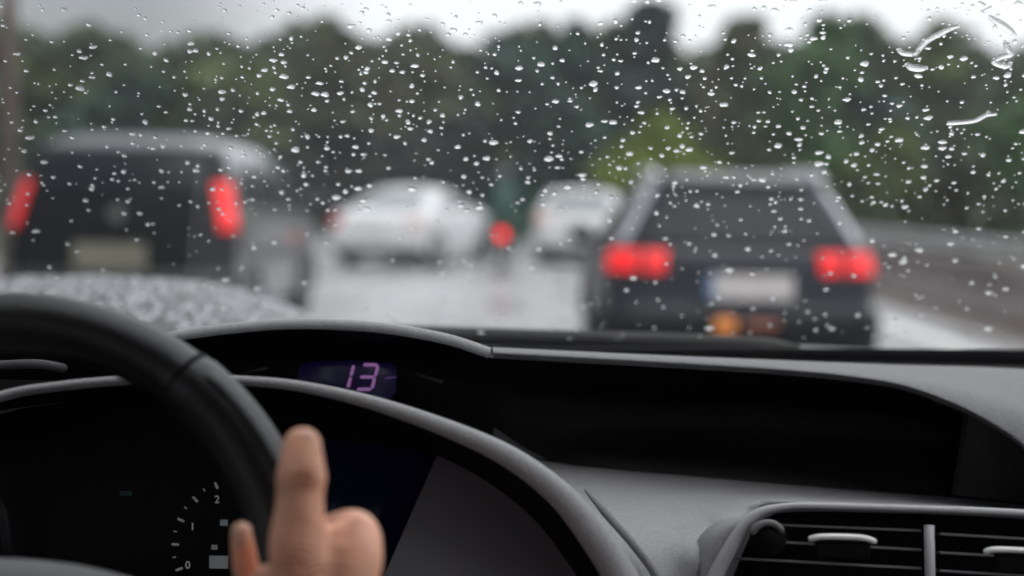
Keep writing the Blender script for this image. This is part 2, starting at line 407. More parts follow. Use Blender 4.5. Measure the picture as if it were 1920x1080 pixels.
# ================================================================ VEHICLES
M['tyre'] = mat('wet tyre', (.02, .02, .02), .5, noise=.2, nscale=20)
M['rim'] = mat('alloy rim', (.4, .4, .42), .3, metal=.8)
M['cglass'] = mat('dark car glass', (.006, .009, .012), .25, spec=.25)
M['cglass_grey'] = mat('grey misted car glass', (.020, .021, .026), .5, spec=.2, noise=.2, nscale=3)
M['trimb'] = mat('black car trim', (.012, .012, .013), .45, noise=.1)
M['tail_on'] = mat('lit red tail lamp', (.5, .01, .01), .3, emit=(1, .003, .008), estr=.62)
M['tail_on_soft'] = mat('lit red tail lamp seen dimmer', (.5, .01, .01), .3, emit=(1, .012, .02), estr=.35)
M['tail_dim'] = mat('unlit red tail lamp', (.30, .02, .03), .2, emit=(1, .03, .05), estr=.10)
M['tail_pink'] = mat('pale pinkish tail lamp', (.62, .46, .44), .4, noise=.1)
M['orange'] = mat('orange bumper lamp', (.6, .2, .03), .3, emit=(1, .33, .08), estr=.26)
M['plate_w'] = mat('white number plate', (.52, .49, .48), .5, noise=.15, nscale=12)
M['plate_y'] = mat('dull cream number plate', (.16, .155, .115), .5, noise=.15, nscale=12)
M['plate_b'] = mat('blue plate strip', (.06, .14, .30), .4)

class Car:
    """horizontal slices of a rounded plan outline; prof rows: (z, rear_y, front_y, half_width, corner_radius)"""
    def __init__(s, prof): s.rows = cr(prof, 5); s.n = len(s.rows)
    def row(s, z):
        r = s.rows
        for a, b in zip(r, r[1:]):
            if a[0] <= z <= b[0] + 1e-9 and b[0] > a[0]:
                u = (z - a[0]) / (b[0] - a[0]); return tuple(p + (q - p) * u for p, q in zip(a, b))
        return r[-1]
    @staticmethod
    def pt(row, s_):                          # s: -1..0 rear half to 3 = front corner; mirrored by sign
        z, ry, fy, w, cr_ = row; sg = 1 if s_ >= 0 else -1; a = abs(s_); bow = .06 * (1 if w > .3 else 0)
        cr_ = min(cr_, w * .95)
        if a <= 1: x = a * (w - cr_); y = ry + bow * (x / w) ** 2
        elif a <= 2:
            t = (a - 1) * math.pi / 2; y0 = ry + bow * ((w - cr_) / w) ** 2
            x = w - cr_ + cr_ * math.sin(t); y = y0 + cr_ * (1 - math.cos(t))
        elif a <= 3:
            u = a - 2; y0 = ry + bow * ((w - cr_) / w) ** 2 + cr_; y1 = fy - cr_ * 1.5; x = w - .03 * (2 * u - 1) ** 2 + .03 * (1 if False else 0) ; y = y0 + (y1 - y0) * u
            x = w - .03 * max(0, (2 * u - 1)) ** 2
        elif a <= 4:
            t = (a - 3) * math.pi / 2; x = (w - .03 - cr_) + cr_ * math.cos(t); y = fy - cr_ * 1.5 + cr_ * 1.5 * math.sin(t)
        else: u = a - 4; x = (w - .03 - cr_) * (1 - u); y = fy + .08 * (1 - (1 - u) ** 2)
        return Vector((sg * x, y, z))
    def body(s, name, mats, parent):
        ss = [-5 + i * .2 for i in range(51)]
        b = MB(); b.grid([[s.pt(r, q) for q in ss] for r in s.rows])
        k = len(b.v); top = [s.pt(s.rows[-1], q) for q in ss]; b.add(top, [tuple(range(len(top)))])
        bot = [s.pt(s.rows[0], q) for q in ss]; b.add(bot, [tuple(reversed(range(len(bot))))])
        return b.build(name, mats, parent)
    def patch(s, name, m, parent, z0, z1, s0, s1, off=.006, ns=10, nz=6, thick=.01, tz=None, label=None, arch=0):
        rows = []
        for i in range(nz + 1):
            z = z0 + (z1 - z0) * i / nz; row = s.row(z); rr = []
            e = tz * (i / nz) if tz else 0
            for j in range(ns + 1):
                q0 = s0 + e * (1 if s1 > s0 else -1); q1 = s1 - e * (1 if s1 > s0 else -1)
                q = q0 + (q1 - q0) * j / ns
                p = s.pt(row, q); d1 = s.pt(row, q + .02) - s.pt(row, q - .02); r2 = s.row(min(z + .01, s.rows[-1][0])); r1 = s.row(max(z - .01, s.rows[0][0]))
                d2 = s.pt(r2, q) - s.pt(r1, q); n = d1.cross(d2)
                n = n.normalized() if n.length > 1e-9 else Vector((0, -1, 0))
                if n.dot(p - Vector((0, (row[1] + row[2]) / 2, z - .3))) < 0: n = -n
                rr.append(p + n * off)
            rows.append(rr)
        b = MB(); b.grid(rows); o = b.build(name, m, parent, thick=thick, off=0)
        if label: o['label'] = label
        return o

def wheels(root, ys, half, rad=.31, wdt=.2):
    for y in ys:
        for sx in (-1, 1):
            b = MB(); x0 = sx * (half - wdt / 2)
            def ring(r_, x_, n=28): return [(x_, y + r_ * math.cos(2 * math.pi * k / n), rad + r_ * math.sin(2 * math.pi * k / n)) for k in range(n)]
            b.grid([ring(rad * .6, x0 - wdt / 2), ring(rad * .93, x0 - wdt / 2), ring(rad, x0 - wdt / 2 + .03), ring(rad, x0 + wdt / 2 - .03), ring(rad * .93, x0 + wdt / 2), ring(rad * .6, x0 + wdt / 2)], closed=True)
            w = b.build('wheel', M['tyre'], root)
            b = MB(); xo = x0 + sx * (wdt / 2 - .015); k = len(b.v)
            for a in range(5):
                an = a * 2 * math.pi / 5; c = Vector((xo, y + math.cos(an) * rad * .32, rad + math.sin(an) * rad * .32))
                b.box(c, (.02, rad * .6, .05), Matrix.Rotation(an, 3, 'X'))
            b.grid([ring(rad * .62, xo), ring(rad * .54, xo - sx * .01)], closed=True); b.ball((xo, y, rad), .045, 10, (.5, 1, 1))
            b.grid([ring(rad * .6, xo - sx * .05), ring(.01, xo - sx * .05)], closed=True)
            b.build('rim', M['rim'], w)
            b = MB(); b.tube([(sx * (half + .004), y + rad * 1.13 * math.cos(t), rad + rad * 1.13 * math.sin(t)) for t in [math.pi * k / 16 for k in range(17)]], .028, 8)
            b.build('wheel_arch', M['trimb'], root)
def plate(root, c, w, h, m, blue=False, tilt=0):
    b = MB(); b.box(c, (w, .012, h)); p = b.build('number_plate', m, root, bevel=.004, smooth=False)
    b = MB(); b.box((c[0], c[1] + .010, c[2]), (w + .03, .012, h + .03)); b.build('plate_frame', M['trimb'], p, smooth=False)
    if blue:
        b = MB(); b.box((c[0] - w / 2 + .025, c[1] - .004, c[2]), (.048, .01, h - .004)); b.build('blue_strip', M['plate_b'], p, smooth=False)
def mirrors(root, x, y, z, m):
    for sx in (-1, 1):
        b = MB(); b.ball((sx * (x + .1), y, z), .1, 14, (1.1, .6, .8)); b.tube([(sx * (x - .06), y + .03, z - .04), (sx * (x + .04), y, z - .02)], .03, 8); b.build('wing_mirror', m, root)

# ---- estate car ahead on the right
paint_navy = mat('wet dark blue paint', (.006, .009, .018), .35, spec=.25, coat=.1, noise=.1, nscale=3)
silver_rail = mat('silver roof rail', (.60, .61, .64), .3, metal=.6)
pillar_sky_sheen = mat('pillar paint with sky sheen', (.36, .37, .41), .2, metal=.5, coat=.6)  # sky reflection on the dark pillars put into a lighter base colour
def estate():
    root = empty('estate_car', (1.455, 9.35, 0), R(-.6)); root.scale = (.975, 1, 1); tag(root, 'dark blue estate car with silver roof rails and both tail lamps lit red', 'car', 'cars queuing ahead')
    c = Car([(.22, .14, 4.40, .80, .25), (.34, .02, 4.50, .87, .22), (.50, -.03, 4.54, .885, .2), (.62, -.02, 4.5, .885, .18), (.64, .03, 4.48, .88, .18), (.84, .05, 4.35, .88, .2), (.93, .07, 3.9, .865, .2),
             (.99, .10, 3.35, .835, .2), (1.18, .22, 2.95, .725, .18), (1.34, .34, 2.62, .625, .16), (1.42, .42, 2.35, .56, .16), (1.455, .52, 2.1, .44, .15), (1.47, .8, 1.9, .2, .1)])
    c.body('body', paint_navy, root)
    c.patch('rear_window', M['cglass_grey'], root, 1.01, 1.365, -1.2, 1.2, .008, 16, 8, tz=.06)
    for sg in (-1, 1):
        c.patch('side_window', M['cglass'], root, 1.0, 1.34, sg * 2.12, sg * 2.45, .006); c.patch('side_window', M['cglass'], root, 1.0, 1.34, sg * 2.48, sg * 2.92, .006)
        c.patch('rear_pillar', pillar_sky_sheen, root, .99, 1.40, sg * 1.42, sg * 1.98, .009)
        t = c.patch('tail_lamp', M['tail_on'], root, .835, .965, sg * .74, sg * 1.72, .014, 12, 6, .02)
        x = MB(); x.box((sg * .655, .052, .90), (.045, .02, .135)); x.build('lamp_divider', mat('dark red lamp divider', (.2, .01, .01), .3), t, smooth=False)
        b = MB(); b.tube([(sg * .535, .50, 1.44), (sg * .545, .58, 1.485), (sg * .555, 1.2, 1.50), (sg * .55, 2.1, 1.49), (sg * .54, 2.25, 1.44)], [.018, .02, .02, .02, .018], 8); b.build('roof_rail', silver_rail, root)
        b = MB(); b.ball((sg * .555, .50, 1.445), .05, 10, (1, 1.2, .7)); b.build('rail_foot', silver_rail, root)
    c.patch('bumper', mat('black bumper plastic', (.007, .008, .011), .55, spec=.2, noise=.1), root, .24, .60, -1.9, 1.9, .03, 20, 6, .02)
    c.patch('roof_spoiler', mat('grey spoiler', (.10, .10, .11), .3, coat=.4), root, 1.375, 1.43, -1.2, 1.2, .05, 12, 3, .02)
    c.patch('windscreen', M['cglass'], root, 1.0, 1.36, 4.1, 5, .006); c.patch('windscreen', M['cglass'], root, 1.0, 1.36, -4.1, -5, .006)
    plate(root, (.035, -.018, .755), .56, .155, M['plate_w'], True)
    b = MB(); b.box((0, .02, .875), (.72, .04, .05)); b.build('handle_strip', paint_navy, root, bevel=.01, smooth=False)
    b = MB(); b.tube([(0, .10, .985), (.02, .11, 1.0), (.32, .17, 1.06)], [.016, .014, .008], 6); b.build('rear_wiper', M['trimb'], root)
    o = c.patch('bumper_lamp', M['orange'], root, .485, .56, -.27, -.09, .05, 6, 4, .02)
    c.patch('bumper_reflector', mat('dull orange reflector', (.28, .08, .04), .4), root, .51, .55, .0, .3, .05, 6, 3, .02)
    wheels(root, (.85, 3.55), .885); mirrors(root, .84, 3.0, 1.0, paint_navy)
    for sx in (-1, 1):
        b = MB(); b.tube([(sx * .45, .02, .24), (sx * .45, -.06, .24)], .03, 10); b.build('exhaust_pipe', M['rim'], root)
estate()
# ---- dark van at the left
def people_carrier():
    root = empty('people_carrier', (-3.17, 11.9, 0), R(-2.0)); tag(root, 'tall dark people carrier with upright red tail lamps and cream number plate at left', 'car', 'cars queuing ahead')
    pb = mat('wet graphite paint', (.028, .03, .033), .22, metal=.4, coat=.8, noise=.08, nscale=3)
    c = Car([(.25, .1, 4.35, .82, .25), (.36, .0, 4.45, .90, .22), (.62, -.02, 4.48, .92, .2), (.85, .03, 4.4, .92, .2), (1.02, .05, 4.2, .915, .2), (1.10, .07, 3.7, .90, .2), (1.18, .10, 3.45, .88, .2),
             (1.40, .17, 3.15, .83, .2), (1.60, .27, 2.75, .765, .2), (1.70, .38, 2.45, .68, .2), (1.745, .55, 2.1, .5, .2), (1.765, .95, 1.8, .2, .1)])
    body = c.body('body', mat('dark paint with sky sheen', (.16, .165, .175), .28, metal=.4, coat=.5, noise=.06, nscale=3), root)  # body colour lightened to paint in the sky reflected along its side
    c.patch('tailgate', mat('dark wet tailgate paint', (.006, .007, .009), .5, spec=.15), root, .62, 1.64, -1.9, 1.9, .008, 22, 10)
    c.patch('rear_window', M['cglass'], root, 1.22, 1.60, -1.15, 1.15, .018, 14, 8, tz=.08)
    for sg in (-1, 1):
        c.patch('side_window', M['cglass'], root, 1.16, 1.50, sg * 2.06, sg * 2.3, .006, tz=.02); c.patch('side_window', M['cglass'], root, 1.13, 1.54, sg * 2.34, sg * 2.62, .006); c.patch('side_window', M['cglass'], root, 1.13, 1.54, sg * 2.66, sg * 2.95, .006)
        c.patch('tail_lamp', M['tail_on'] if sg > 0 else M['tail_on_soft'], root, .98, 1.36, sg * 1.3, sg * 1.85, .016, 10, 8, .025, label='bright red right tail lamp' if sg > 0 else 'dimmer red left tail lamp')
    c.patch('bumper', M['trimb'], root, .27, .66, -1.9, 1.9, .03, 20, 6, .02)
    c.patch('windscreen', M['cglass'], root, 1.2, 1.6, 4.1, 5, .006); c.patch('windscreen', M['cglass'], root, 1.2, 1.6, -4.1, -5, .006)
    plate(root, (-.03, -.045, .77), .58, .2, M['plate_y'])
    b = MB(); b.ball((0, .04, 1.10), .06, 14, (1, .25, 1)); b.build('badge', mat('dull badge metal', (.12, .12, .125), .5), root)
    b = MB(); b.tube([(0, .05, 1.19), (.02, .06, 1.2), (.38, .11, 1.27)], [.016, .014, .008], 6); b.build('rear_wiper', M['trimb'], root)
    wheels(root, (.85, 3.6), .92, .33); mirrors(root, .87, 3.2, 1.2, M['trimb'])
people_carrier()
# ---- white cars
white = mat('wet white paint', (.62, .63, .64), .5, noise=.04, nscale=3)
def saloon(loc, rz, label, kind=0):
    root = empty('saloon_car' if kind == 0 else 'hatchback_car', loc, rz); tag(root, label, 'car', 'cars queuing ahead')
    if kind == 0:
        pr = [(.20, .12, 4.4, .78, .25), (.32, .0, 4.5, .87, .22), (.55, -.04, 4.55, .89, .2), (.80, .0, 4.4, .885, .2), (.92, .05, 4.0, .87, .2), (.97, .25, 3.4, .85, .2), (1.02, .62, 3.15, .82, .2), (1.18, .98, 2.85, .74, .2), (1.32, 1.32, 2.55, .66, .2), (1.41, 1.6, 2.3, .55, .2), (1.44, 1.8, 2.1, .25, .1)]
        zl, zh, rw = .70, .90, (1.04, 1.34)
    else:
        pr = [(.20, .12, 3.8, .78, .25), (.32, .0, 3.9, .84, .22), (.55, -.04, 3.95, .86, .2), (.80, .0, 3.85, .86, .2), (.92, .04, 3.5, .85, .2), (1.0, .1, 3.05, .83, .2), (1.18, .22, 2.75, .76, .2), (1.36, .38, 2.4, .66, .2), (1.43, .5, 2.1, .5, .2), (1.46, .8, 1.7, .2, .1)]
        zl, zh, rw = .76, 1.0, (1.04, 1.36)
    c = Car(pr); c.body('body', white, root)
    c.patch('rear_window', mat('pale misted rear window', (.20, .22, .23), .5), root, rw[0], rw[1], -1.1, 1.1, .008, 14, 8, tz=.05)
    for sg in (-1, 1):
        for a, b_ in ((2.05, 2.42), (2.46, 2.9)): c.patch('side_window', mat('grey side glass', (.12, .13, .14), .12, coat=.5), root, rw[0], rw[1] - .03, sg * a, sg * b_, .006)
        lm = (M['tail_dim'] if sg < 0 and kind == 0 else M['tail_pink'])
        c.patch('tail_lamp', lm, root, zl, zh, sg * (.85 if kind else .9), sg * 1.8, .012, 10, 5, .02)
    c.patch('bumper', mat('white bumper', (.58, .59, .60), .35, noise=.05), root, .36, .60, -1.9, 1.9, .03, 20, 6, .02)
    c.patch('diffuser', M['trimb'], root, .21, .35, -1.8, 1.8, .02, 20, 4, .02)
    c.patch('windscreen', M['cglass'], root, rw[0], rw[1], 4.1, 5, .006); c.patch('windscreen', M['cglass'], root, rw[0], rw[1], -4.1, -5, .006)
    plate(root, (0, -.06, .62 if kind == 0 else .72), .5, .12, M['plate_w'])
    wheels(root, (.85, pr[2][2] - 1.0), pr[2][3], .31); mirrors(root, .82, pr[2][2] - 1.6, 1.0, white)
saloon((-2.45, 26.2, 0), R(-17), 'white saloon car turned slightly to the right, between the dark people carrier and the motorcycle')
saloon((1.25, 28.5, 0), R(-6), 'white hatchback half hidden behind the left side of the dark estate car', 1)

# ---- motorcycle and its rider
MX, MY = (939 - 960) / F * 25, 25.0
root = empty('motorcycle', (MX, MY, 0)); tag(root, 'dark motorcycle with one round lit red tail lamp between the two white cars', 'motorcycle')
def wheel_m(y):
    b = MB(); b.tube([(0, y + .26 * math.cos(t), .31 + .26 * math.sin(t)) for t in [2 * math.pi * k / 28 for k in range(28)]], .05, 10, closed=True, up=(1, 0, 0)); w = b.build('wheel', M['tyre'], root)
    b = MB()
    for k in range(6): b.box((0, y, .31), (.02, .5, .02), Matrix.Rotation(k * math.pi / 6, 3, 'X'))
    b.ball((0, y, .31), .05, 10); b.build('spokes', M['rim'], w, smooth=False)
wheel_m(.05); wheel_m(1.4)
b = MB(); b.ball((0, .85, .82), .2, 14, (.8, 1.5, .8)); b.build('fuel_tank', paint_navy, root)
b = MB(); b.ball((0, .35, .80), .17, 14, (.85, 2.0, .4)); b.build('seat', M['leather'], root)
b = MB(); b.box((0, .7, .45), (.26, .5, .35), taper=.8); b.build('engine', M['trimb'], root, bevel=.03)
b = MB(); b.tube([(0, -.08, .72), (0, -.02, .62), (0, .1, .58)], .045, 8); b.box((0, -.13, .50), (.16, .02, .22)); b.build('rear_mudguard', M['trimb'], root)
b = MB(); b.ball((0, -.16, .66), .085, 18, (1, .35, 1)); b.build('tail_lamp', mat('bright round tail lamp', (.5, .01, .01), .3, emit=(1, .012, .015), estr=2.4), root)
b = MB(); b.tube([(-.36, 1.0, 1.0), (-.2, 1.15, .98), (.2, 1.15, .98), (.36, 1.0, 1.0)], .016, 8); b.build('handlebar', M['trimb'], root)
for sx in (-1, 1):
    b = MB(); b.tube([(sx * .06, 1.15, .95), (sx * .06, 1.4, .31)], .025, 8); b.build('fork', M['rim'], root)
    b = MB(); b.tube([(sx * .3, 1.08, 1.0), (sx * .36, 1.05, 1.18)], .008, 6); b.ball((sx * .38, 1.05, 1.2), .06, 10, (1.2, .4, .8)); b.build('wing_mirror', M['trimb'], root)
    b = MB(); b.tube([(sx * .15, .6, .35), (sx * .17, 0, .38)], .04, 10); b.build('exhaust_pipe', M['rim'], root)

def skin_figure(name, joints, edges, m, loc, origin_i=0):
    me = bpy.data.meshes.new(name); me.from_pydata([j[:3] for j in joints], edges, []); me.materials.append(m)
    o = bpy.data.objects.new(name, me); COL.objects.link(o); o.location = loc
    sk = o.modifiers.new('skin', 'SKIN'); sk.use_smooth_shade = True
    for i, j in enumerate(joints):
        v = me.skin_vertices[0].data[i]; v.radius = (j[3], j[4] if len(j) > 4 else j[3]); v.use_root = (i == origin_i)
    o.modifiers.new('sub', 'SUBSURF').render_levels = 2; o.modifiers['sub'].levels = 1
    return o
M['jacket'] = mat('dark green rain jacket', (.010, .055, .038), .5, noise=.2, nscale=8, bump=.4, bscale=30)
J = [(0, .32, .92, .16, .14), (0, .34, 1.1, .15, .12), (0, .42, 1.34, .18, .12), (0, .46, 1.47, .065), (0, .5, 1.6, .09),
     (-.19, .42, 1.40, .07), (-.30, .56, 1.18, .055), (-.34, .9, 1.05, .045), (-.33, 1.02, 1.02, .04),
     (.19, .42, 1.40, .07), (.30, .56, 1.18, .055), (.34, .9, 1.05, .045), (.33, 1.02, 1.02, .04),
     (-.13, .35, .88, .1), (-.24, .78, .80, .085), (-.24, .62, .40, .06), (-.24, .66, .30, .05), (-.24, .80, .27, .045),
     (.13, .35, .88, .1), (.24, .78, .80, .085), (.24, .62, .40, .06), (.24, .66, .30, .05), (.24, .80, .27, .045)]
E = [(0, 1), (1, 2), (2, 3), (3, 4), (2, 5), (5, 6), (6, 7), (7, 8), (2, 9), (9, 10), (10, 11), (11, 12), (0, 13), (13, 14), (14, 15), (15, 16), (16, 17), (0, 18), (18, 19), (19, 20), (20, 21), (21, 22)]
rider = skin_figure('person', J, E, M['jacket'], (MX, MY, 0)); tag(rider, 'motorcycle rider in dark green jacket and dark helmet, seen from behind between the white cars', 'person')
b = MB(); b.ball((0, .5, 1.62), .135, 20, (1, 1.12, 1.1)); h = b.build('helmet', mat('dark green helmet', (.01, .03, .025), .25, coat=.5), rider)

# ================================================================ THE CAR WE SIT IN
car = empty('car', (-.33, .2, 0)); OFF = Vector((-.33, .2, 0))
tag(car, 'car we look out of, with grey dashboard, black steering wheel and rain-covered windscreen', 'car')
def own(b, name, m, parent=None, **k):
    for i in range(len(b.v)): b.v[i] = b.v[i] - OFF
    return b.build(name, m, parent or car, **k)

# windscreen plane (relative to the camera height): raked, slightly bowed
def ws_point(px, py):                        # intersection of the picture ray with the outer glass
    o = CM.translation; d = (P(px, py, 1) - o)
    # plane: z-CAM_H = -.146 + .625*(1.45 - y) + bow
    t = 1.1
    for _ in range(12):
        q = o + d * t; y = 1.45 - (q.z - CAM_H + .146) / .625 - .10 * q.x * q.x
        t = y / d.y
    return o + d * t
WS_N = Vector((0, .625, 1)).normalized()     # outward normal
def ws_xy(x, y0):                            # y0 = centreline depth
    z = CAM_H - .146 + .625 * (1.45 - y0); return Vector((x, y0 - .10 * x * x, z))
b = MB(); nx, ny = 40, 24
rows = [[ws_xy((-.72 + 1.5 * i / nx) * (1 - .12 * j / ny), 1.485 - .80 * j / ny) for i in range(nx + 1)] for j in range(ny + 1)]
b.grid(rows); ws = own(b, 'windscreen', M['glass'], thick=.004, off=0)
b = MB()
def edge_band(row_pts, inner, dz=.0035): return [row_pts, inner]
low = [p + WS_N * -.004 for p in rows[0]]; low2 = [ws_xy((-.72 + 1.5 * i / nx) * .995, 1.447 - .035 * max(0, -.72 + 1.5 * i / nx)) + WS_N * -.004 for i in range(nx + 1)]
b.grid([low, low2]); own(b, 'black_border', M['frit'], ws, thick=.001)

# bonnet with its bulge at the left
b = MB()
b.grid(loft([[(-500, 640, 1.62), (-200, 640, 1.62), (100, 640, 1.62), (300, 650, 1.62), (480, 680, 1.62), (640, 740, 1.60)],
             [(-500, 610, 1.85), (-200, 575, 1.85), (100, 566, 1.85), (300, 572, 1.85), (480, 600, 1.85), (660, 660, 1.82)],
             [(-500, 600, 2.15), (-200, 545, 2.15), (60, 528, 2.15), (300, 532, 2.15), (450, 553, 2.15), (610, 607, 2.15), (760, 650, 2.1)],
             [(-500, 615, 2.45), (-200, 555, 2.45), (60, 528, 2.45), (300, 534, 2.45), (450, 556, 2.45), (610, 612, 2.45), (800, 660, 2.4)],
             [(-500, 700, 2.8), (-200, 640, 2.8), (60, 600, 2.8), (300, 610, 2.8), (450, 640, 2.8), (610, 690, 2.8), (850, 720, 2.8)],
             [(-500, 900, 2.95), (-200, 900, 2.95), (60, 900, 2.95), (300, 900, 2.95), (450, 900, 2.95), (610, 900, 2.95), (850, 900, 2.95)]], 50, 6))
bon = own(b, 'bonnet', M['bonnet'], thick=.003)
bonnet_rows = [[v + OFF for v in r_] for r_ in [b.v[i * 50:(i + 1) * 50] for i in range(len(b.v) // 50)]]
b = MB()   # flat middle and right of the bonnet, lower than the view
b.grid(loft([[(640, 742, 1.60), (1300, 745, 1.6), (2300, 790, 1.6)], [(700, 700, 2.1), (1300, 700, 2.1), (2300, 740, 2.1)], [(850, 722, 2.8), (1300, 720, 2.8), (2200, 750, 2.8)], [(850, 900, 2.95), (1300, 900, 2.95), (2200, 930, 2.95)]], 30, 4))
own(b, 'bonnet_middle', M['bonnet'], thick=.003)
# beads on the bonnet
b = MB(); r = random.Random(4); nr = len(bonnet_rows)
def bead(b, c, n, s, asp=1.0, h=.42, ns=8):
    t = n.orthogonal().normalized(); u = n.cross(t); k = len(b.v); an0 = r.random() * 6
    for lv, (rr, hh) in enumerate(((1, 0), (.86, .5), (.5, .88))):
        for j in range(ns):
            a = an0 + 2 * math.pi * j / ns; b.v.append(c + (t * math.cos(a) * asp + u * math.sin(a)) * s * rr + n * s * h * hh)
    b.v.append(c + n * s * h)
    for lv in range(2):
        for j in range(ns): b.f.append((k + lv * ns + j, k + lv * ns + (j + 1) % ns, k + (lv + 1) * ns + (j + 1) % ns, k + (lv + 1) * ns + j)); b.mi.append(0)
    for j in range(ns): b.f.append((k + 2 * ns + j, k + 2 * ns + (j + 1) % ns, k + 3 * ns)); b.mi.append(0)
for i in range(3000):
    fi = r.uniform(3, nr * .72); fj = r.uniform(6, 48.5); i0 = int(fi); j0 = int(fj)
    if i0 + 1 >= nr: continue
    a, c2, d = bonnet_rows[i0][j0], bonnet_rows[i0][j0 + 1], bonnet_rows[i0 + 1][j0]
    p = a + (c2 - a) * (fj - j0) + (d - a) * (fi - i0); n = (c2 - a).cross(d - a).normalized()
    if n.z < 0: n = -n
    bead(b, p, n, r.choice((.003, .004, .005, .0065, .008)) * r.uniform(.8, 1.3), r.uniform(.8, 1.3), h=.55)
bd = b.build('rain_beads', M['bead']); tag(bd, 'countless small rain beads covering the grey bonnet', 'water beads', kind='stuff')

# cowl and wiper
b = MB(); b.grid(loft([[(-700, 700, 1.50), (400, 650, 1.50), (700, 640, 1.5), (1300, 655, 1.5), (1920, 690, 1.5), (2500, 760, 1.5)],
                       [(-700, 680, 1.58), (400, 630, 1.58), (700, 610, 1.58), (1000, 622, 1.58), (1300, 636, 1.58), (1600, 652, 1.58), (1920, 665, 1.58), (2500, 720, 1.58)],
                       [(-700, 760, 1.66), (400, 720, 1.66), (700, 650, 1.66), (1000, 650, 1.66), (1300, 670, 1.66), (1600, 680, 1.66), (1920, 700, 1.66), (2500, 770, 1.66)]], 60, 4))
own(b, 'scuttle_panel', M['cowl'], thick=.003)
wp = MB(); wp.tube([P(*q) for q in cr([(560, 640, 1.535), (900, 634, 1.53), (1200, 640, 1.52), (1440, 646, 1.5)], 8)], .0075, 8, flat=.7); wiper = own(wp, 'wiper', M['cowl'])
wp = MB(); wp.tube([P(*q) for q in cr([(700, 622, 1.50), (1000, 632, 1.49), (1300, 641, 1.48), (1500, 652, 1.47)], 8)], [.004] * 22 + [.003, .002, .001], 8, flat=2); own(wp, 'wiper_blade', M['rubber'], wiper)

# ---- dashboard
lipC = [(925, 661, 1.13), (1200, 676, 1.13), (1400, 688, 1.13), (1500, 695, 1.125), (1600, 705, 1.12), (1700, 722, 1.115), (1800, 758, 1.11), (1870, 795, 1.105), (1930, 838, 1.10), (2060, 960, 1.06), (2200, 1150, 1.0)]
b = MB()
b.grid(loft([[(880, 700, 1.47), (1200, 712, 1.47), (1920, 742, 1.47), (2350, 780, 1.47)],
             [(905, 658, 1.32), (1200, 671, 1.32), (1500, 683, 1.32), (1920, 702, 1.34), (2350, 745, 1.34)],
             [(922, 651, 1.20), (1200, 664, 1.2), (1500, 677, 1.20), (1700, 686, 1.22), (1920, 697, 1.24), (2350, 740, 1.2)],
             [(924, 654, 1.145), (1200, 668, 1.145), (1400, 679, 1.145), (1600, 694, 1.14), (1750, 714, 1.14), (1930, 765, 1.13), (2100, 850, 1.1), (2300, 1050, 1.05)],
             lipC,
             [(q[0], q[1] + 8, q[2] + .008) for q in lipC],
             [(q[0] - 2, q[1] + 12, q[2] + .03) for q in lipC]], 90, 4))
dash = own(b, 'dashboard', M['dash_top'])
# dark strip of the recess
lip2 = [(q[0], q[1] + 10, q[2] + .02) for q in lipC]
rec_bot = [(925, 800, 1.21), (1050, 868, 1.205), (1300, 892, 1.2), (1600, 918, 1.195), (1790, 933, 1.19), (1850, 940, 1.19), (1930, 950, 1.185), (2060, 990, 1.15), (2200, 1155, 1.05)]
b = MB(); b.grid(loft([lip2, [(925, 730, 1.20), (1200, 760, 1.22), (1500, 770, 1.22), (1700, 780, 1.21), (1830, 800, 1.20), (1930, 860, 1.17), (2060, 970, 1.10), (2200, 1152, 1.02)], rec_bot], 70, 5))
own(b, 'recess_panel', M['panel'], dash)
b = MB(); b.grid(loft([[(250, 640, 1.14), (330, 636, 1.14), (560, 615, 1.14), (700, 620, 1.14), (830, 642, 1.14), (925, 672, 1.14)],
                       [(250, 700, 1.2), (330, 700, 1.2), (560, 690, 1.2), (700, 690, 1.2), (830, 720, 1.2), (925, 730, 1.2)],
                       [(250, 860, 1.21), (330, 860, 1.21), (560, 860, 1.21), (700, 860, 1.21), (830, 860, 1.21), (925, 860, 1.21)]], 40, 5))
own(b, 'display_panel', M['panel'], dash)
b = MB(); b.tube([P(*q) for q in cr([(1812, 775, 1.178), (1800, 850, 1.184), (1786, 930, 1.182)], 5)], .0012, 6); own(b, 'panel_seam', M['dash_dark'], dash)
b = MB(); b.grid(loft([[(1816, 778, 1.176), (1870, 808, 1.16), (1926, 850, 1.15)], [(1803, 850, 1.182), (1880, 870, 1.168), (1960, 900, 1.15)], [(1790, 928, 1.178), (1880, 938, 1.17), (1990, 948, 1.16)]], 12, 4)); own(b, 'end_panel', mat('very dark grey plastic', (.012, .012, .011), .6, noise=.1), dash)
# display hood
b = MB()
hood = [(285, 648, 1.12), (330, 630, 1.12), (450, 614, 1.12), (560, 607, 1.12), (700, 613, 1.12), (830, 634, 1.12), (918, 662, 1.12)]
b.tube([P(*q) for q in cr(hood, 8)], .0042, 10)
own(b, 'display_hood_lip', M['dash'], dash)
b = MB(); b.grid(loft([[(q[0], q[1] - 2, q[2]) for q in hood], [(q[0] + 5, q[1] + 2, 1.22) for q in hood], [(q[0] + 10, q[1] + 40, 1.36) for q in hood], [(q[0] + 20, q[1] + 90, 1.46) for q in hood]], 50, 4)); own(b, 'display_hood', M['dash'], dash, thick=.003)
